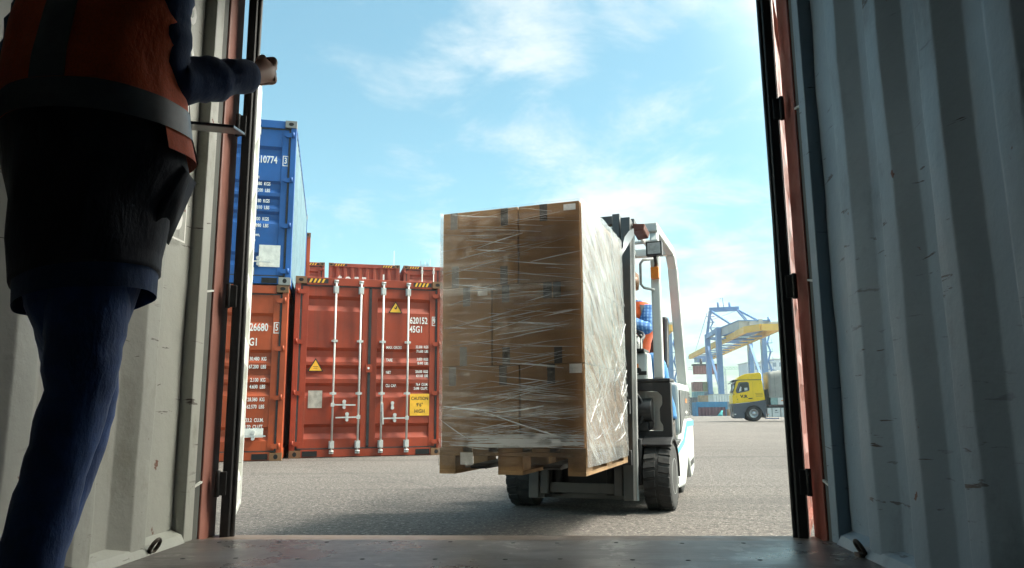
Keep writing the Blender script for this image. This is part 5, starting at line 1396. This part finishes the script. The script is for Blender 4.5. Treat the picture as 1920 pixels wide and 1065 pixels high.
# ------------------------------------------------------------------ far side of the yard
def far_box(label, px0, px1, D, z0, z1, m, name='freight_container', cat='container', dy=2.44, parts=True):
    """a closed box container: ribbed front, posts and rails, castings"""
    x0, x1 = (px0 - 960) / 1400 * D / .975 * .985, (px1 - 960) / 1400 * D / .975 * .985
    w = x1 - x0; h = z1 - z0
    r = empty(name, ((x0 + x1) / 2, D, z0), 0, label, cat, 'containers in the port beyond')
    b = MB(); b.sheet([(x - w / 2, .06 - d) for x, d in corrugation(w, .4, .06)], 'Z', .1, h - .1); b.box(-w / 2, w / 2, .065, dy, .05, h - .03); b.build('walls', m, r, fix=False)
    b = MB()
    for s_ in (-1, 1): b.box(s_ * w / 2, s_ * (w / 2 - .12), -.02, .05, 0, h)
    b.box(-w / 2 + .12, w / 2 - .12, -.02, .05, h - .14, h); b.box(-w / 2 + .12, w / 2 - .12, -.02, .05, 0, .16); b.build('frame', m, r)
    return r
P_ = lambda n, c: paint(n, c, .6, .15, .2, (c[0] * .5, c[1] * .5, c[2] * .5))
far_box('brown red container on top of the far stack at the left', 1292.5, 1309.5, 190, 5.5, 7.9, P_('far_brown', (.30, .13, .10)))
far_box('olive green container on top of the far stack at the right', 1310, 1321, 190, 5.5, 7.9, P_('far_olive', (.27, .29, .13)))
far_box('teal container in the middle of the far stack', 1292.5, 1311.5, 190, 2.85, 5.45, P_('far_teal', (.17, .36, .38)))
far_box('grey blue container in the middle of the far stack beside the teal one', 1312, 1329, 190, 2.85, 5.45, P_('far_slate', (.22, .28, .31)))
far_box('dark grey container at the bottom of the far stack, left end', 1292.5, 1311.5, 190, 0, 2.8, P_('far_grey', (.12, .13, .14)))
far_box('dark grey container at the bottom of the far stack, right end', 1312, 1329, 190, 0, 2.8, P_('far_grey', (.12, .13, .14)))
far_box('charcoal container standing behind the low blue one', 1286, 1328, 125, 0, 2.9, P_('far_char', (.11, .12, .13)))
wc = far_box('white site cabin behind the low blue container', 1327.5, 1369, 112, 0.0, 3.05, M_TW, 'site_cabin', 'cabin', 3)
b = MB(); b.box(-1.9, 1.9, -.03, 2.6, 3.052, 3.12); b.build('roof', M_CG, wc)
# low blue open box with a dark sheet hung over its side
lx0, lx1 = (1296 - 960) / 1400 * 100 * 1.01, (1353 - 960) / 1400 * 100 * 1.01
r = empty('freight_container', ((lx0 + lx1) / 2, 100, 0), 0, 'low blue open topped container with dark purple sheet on its side', 'container', 'containers in the port beyond')
w = lx1 - lx0; M_LB = P_('low_blue', (.04, .22, .42))
b = MB(); b.box(-w / 2, w / 2, 0, .12, 0, 1.8); b.box(-w / 2, w / 2, 2.3, 2.42, 0, 1.8); b.box(-w / 2, -w / 2 + .12, .121, 2.299, 0, 1.8); b.box(w / 2 - .12, w / 2, .121, 2.299, 0, 1.8); b.box(-w / 2, w / 2, -.05, -.001, 1.6, 1.85)
b.build('walls', M_LB, r)
b = MB(); b.sheet([(-w / 2 + .2 + (w - .5) * k / 30, -.03 - .03 * math.sin(k * 1.7)) for k in range(31)], 'Z', .03, 1.15); b.build('side_sheet', P_('plum_sheet', (.10, .035, .055)), r, fix=False)
b = MB(); b.smooth = True; b.loft([((.95, -.2, .0), .38, .2, UW), ((1.0, -.2, .25), .25, .15, UW), ((1.15, -.18, .5), .16, .10, UW), ((1.25, -.12, .72), .10, .06, UW)], 14, True, .05, 4); cl_ = b.build('cloth', plain('turquoise_cloth', (.10, .50, .52), .8)); cl_.location = ((lx0 + lx1) / 2, 100, 0.003); tag(cl_, 'turquoise cloth heaped against the low blue container', 'cloth')
def crate(label, px0, px1, D, z0, z1, m):
    x0, x1 = (px0 - 960) / 1400 * D * 1.01, (px1 - 960) / 1400 * D * 1.01; w = x1 - x0; h = z1 - z0
    r = empty('wooden_crate', ((x0 + x1) / 2, D, z0), 0, label, 'crate', 'crates on the far side of the yard')
    n = max(3, int(w / .3))
    b = MB()
    for k in range(n): b.box(-w / 2 + w * k / n + .01, -w / 2 + w * (k + 1) / n - .01, 0, .03, .02, h); b.box(-w / 2 + w * k / n + .01, -w / 2 + w * (k + 1) / n - .01, .9, .93, .02, h)
    b.box(-w / 2, w / 2, .031, .899, .05, h - .02); b.build('planks', m, r)
    b = MB()
    for z in (.12, h - .12): b.box(-w / 2, w / 2, -.03, -.001, z - .06, z + .06)
    b.build('batten', m, r)
crate('pale wooden crate on the rim of the low blue container', 1302, 1318.5, 101.2, 1.86, 2.72, plain('crate_pine', (.45, .29, .17), .8, 0, .2, 2))
crate('brown crate standing at the right end of the low blue container', 1354, 1370, 98, 0, .85, plain('crate_brown', (.42, .25, .15), .8, 0, .2, 2))
crate('grey slatted crate behind the brown crate, before the white cabin', 1352.5, 1369, 103, 0, 1.9, plain('crate_grey', (.30, .30, .27), .8, 0, .2, 2))
# distant buildings, mast and jib
M_FARW = plain('far_facade', (.62, .67, .70), .7, 0, .06, .1); M_FARG = plain('far_window', (.16, .24, .34), .3)
def facade(label, x0, x1, D, h, nx, nz):
    r = empty('apartment_building', (x0, D, 0), 0, label, 'building', 'pale blocks on the skyline'); w = x1 - x0
    b = MB(); b.box(0, w, 0, 14, 0, h); b.build('walls', M_FARW, r)
    b = MB(); b.box(-.3, w + .3, -.3, 14.3, h + .002, h + .6); b.build('roof', M_CG, r)
    for i in range(nx):
        for j in range(nz):
            x = w * (i + .5) / nx; z = h * .12 + h * .86 * (j + .5) / nz
            b = MB(); b.box(x - w / nx * .27, x + w / nx * .27, -.06, -.001, z - h / nz * .24, z + h / nz * .24); b.build('window', M_FARG, r)
facade('pale apartment block with rows of narrow windows behind the lorry, lower wing', 109.5, 121, 350, 22.3, 7, 6)
facade('pale taller block with square windows at the right of the lower wing', 121.3, 140, 352, 24.0, 6, 6)
def lattice_mast(label, x, y, h, jib):
    r = empty('tower_crane', (x, y, 0), 0, label, 'crane', 'thin cranes on the skyline')
    b = MB(); w = .8
    for sx in (-1, 1):
        for sy in (-1, 1): b.bar((sx * w, sy * w, 0), (sx * w, sy * w, h), .22)
    n = int(h / 1.8)
    for k in range(n): b.bar((-w, -w, k * 1.8), (w, -w, k * 1.8 + 1.8), .15); b.bar((-w, w, k * 1.8), (w, w, k * 1.8 + 1.8), .15); b.bar((-w, -w, k * 1.8), (-w, w, k * 1.8 + 1.8), .15)
    b.build('tower', M_MAST, r)
    if jib:
        b = MB(); x0, x1 = jib
        b.bar((x0, 0, h), (x1, 0, h), .2); b.bar((x0, 0, h + 1.2), (x1, 0, h + 1.2), .2); k = x0
        while k < x1 - 1.5: b.bar((k, 0, h), (k + .9, 0, h + 1.2), .15); b.bar((k + .9, 0, h + 1.2), (k + 1.8, 0, h), .15); k += 1.8
        b.build('jib', M_MAST, r)
lattice_mast('thin lattice tower at the far right of the skyline by the pale blocks', 127.5, 345, 30, None)
lattice_mast('thin far crane with a level jib behind the gantry crane legs', 112.5, 400, 22.4, (-19, 9.0))

# ------------------------------------------------------------------ sea haze of the port
hb_ = MB(); hb_.box(-420, 420, -40, 460, -1.6, 60)
hm = bpy.data.materials.new('haze'); hm.use_nodes = True
hn_, hl_ = hm.node_tree.nodes, hm.node_tree.links
hn_.remove(hn_['Principled BSDF'])
pv = hn_.new('ShaderNodeVolumePrincipled'); pv.inputs['Color'].default_value = (.82, .90, .95, 1); pv.inputs['Density'].default_value = .0005; pv.inputs['Anisotropy'].default_value = .2
hl_.new(pv.outputs[0], hn_['Material Output'].inputs['Volume'])
ho = hb_.build('haze', hm); tag(ho, 'thin pale haze over the port', None, None, 'stuff')
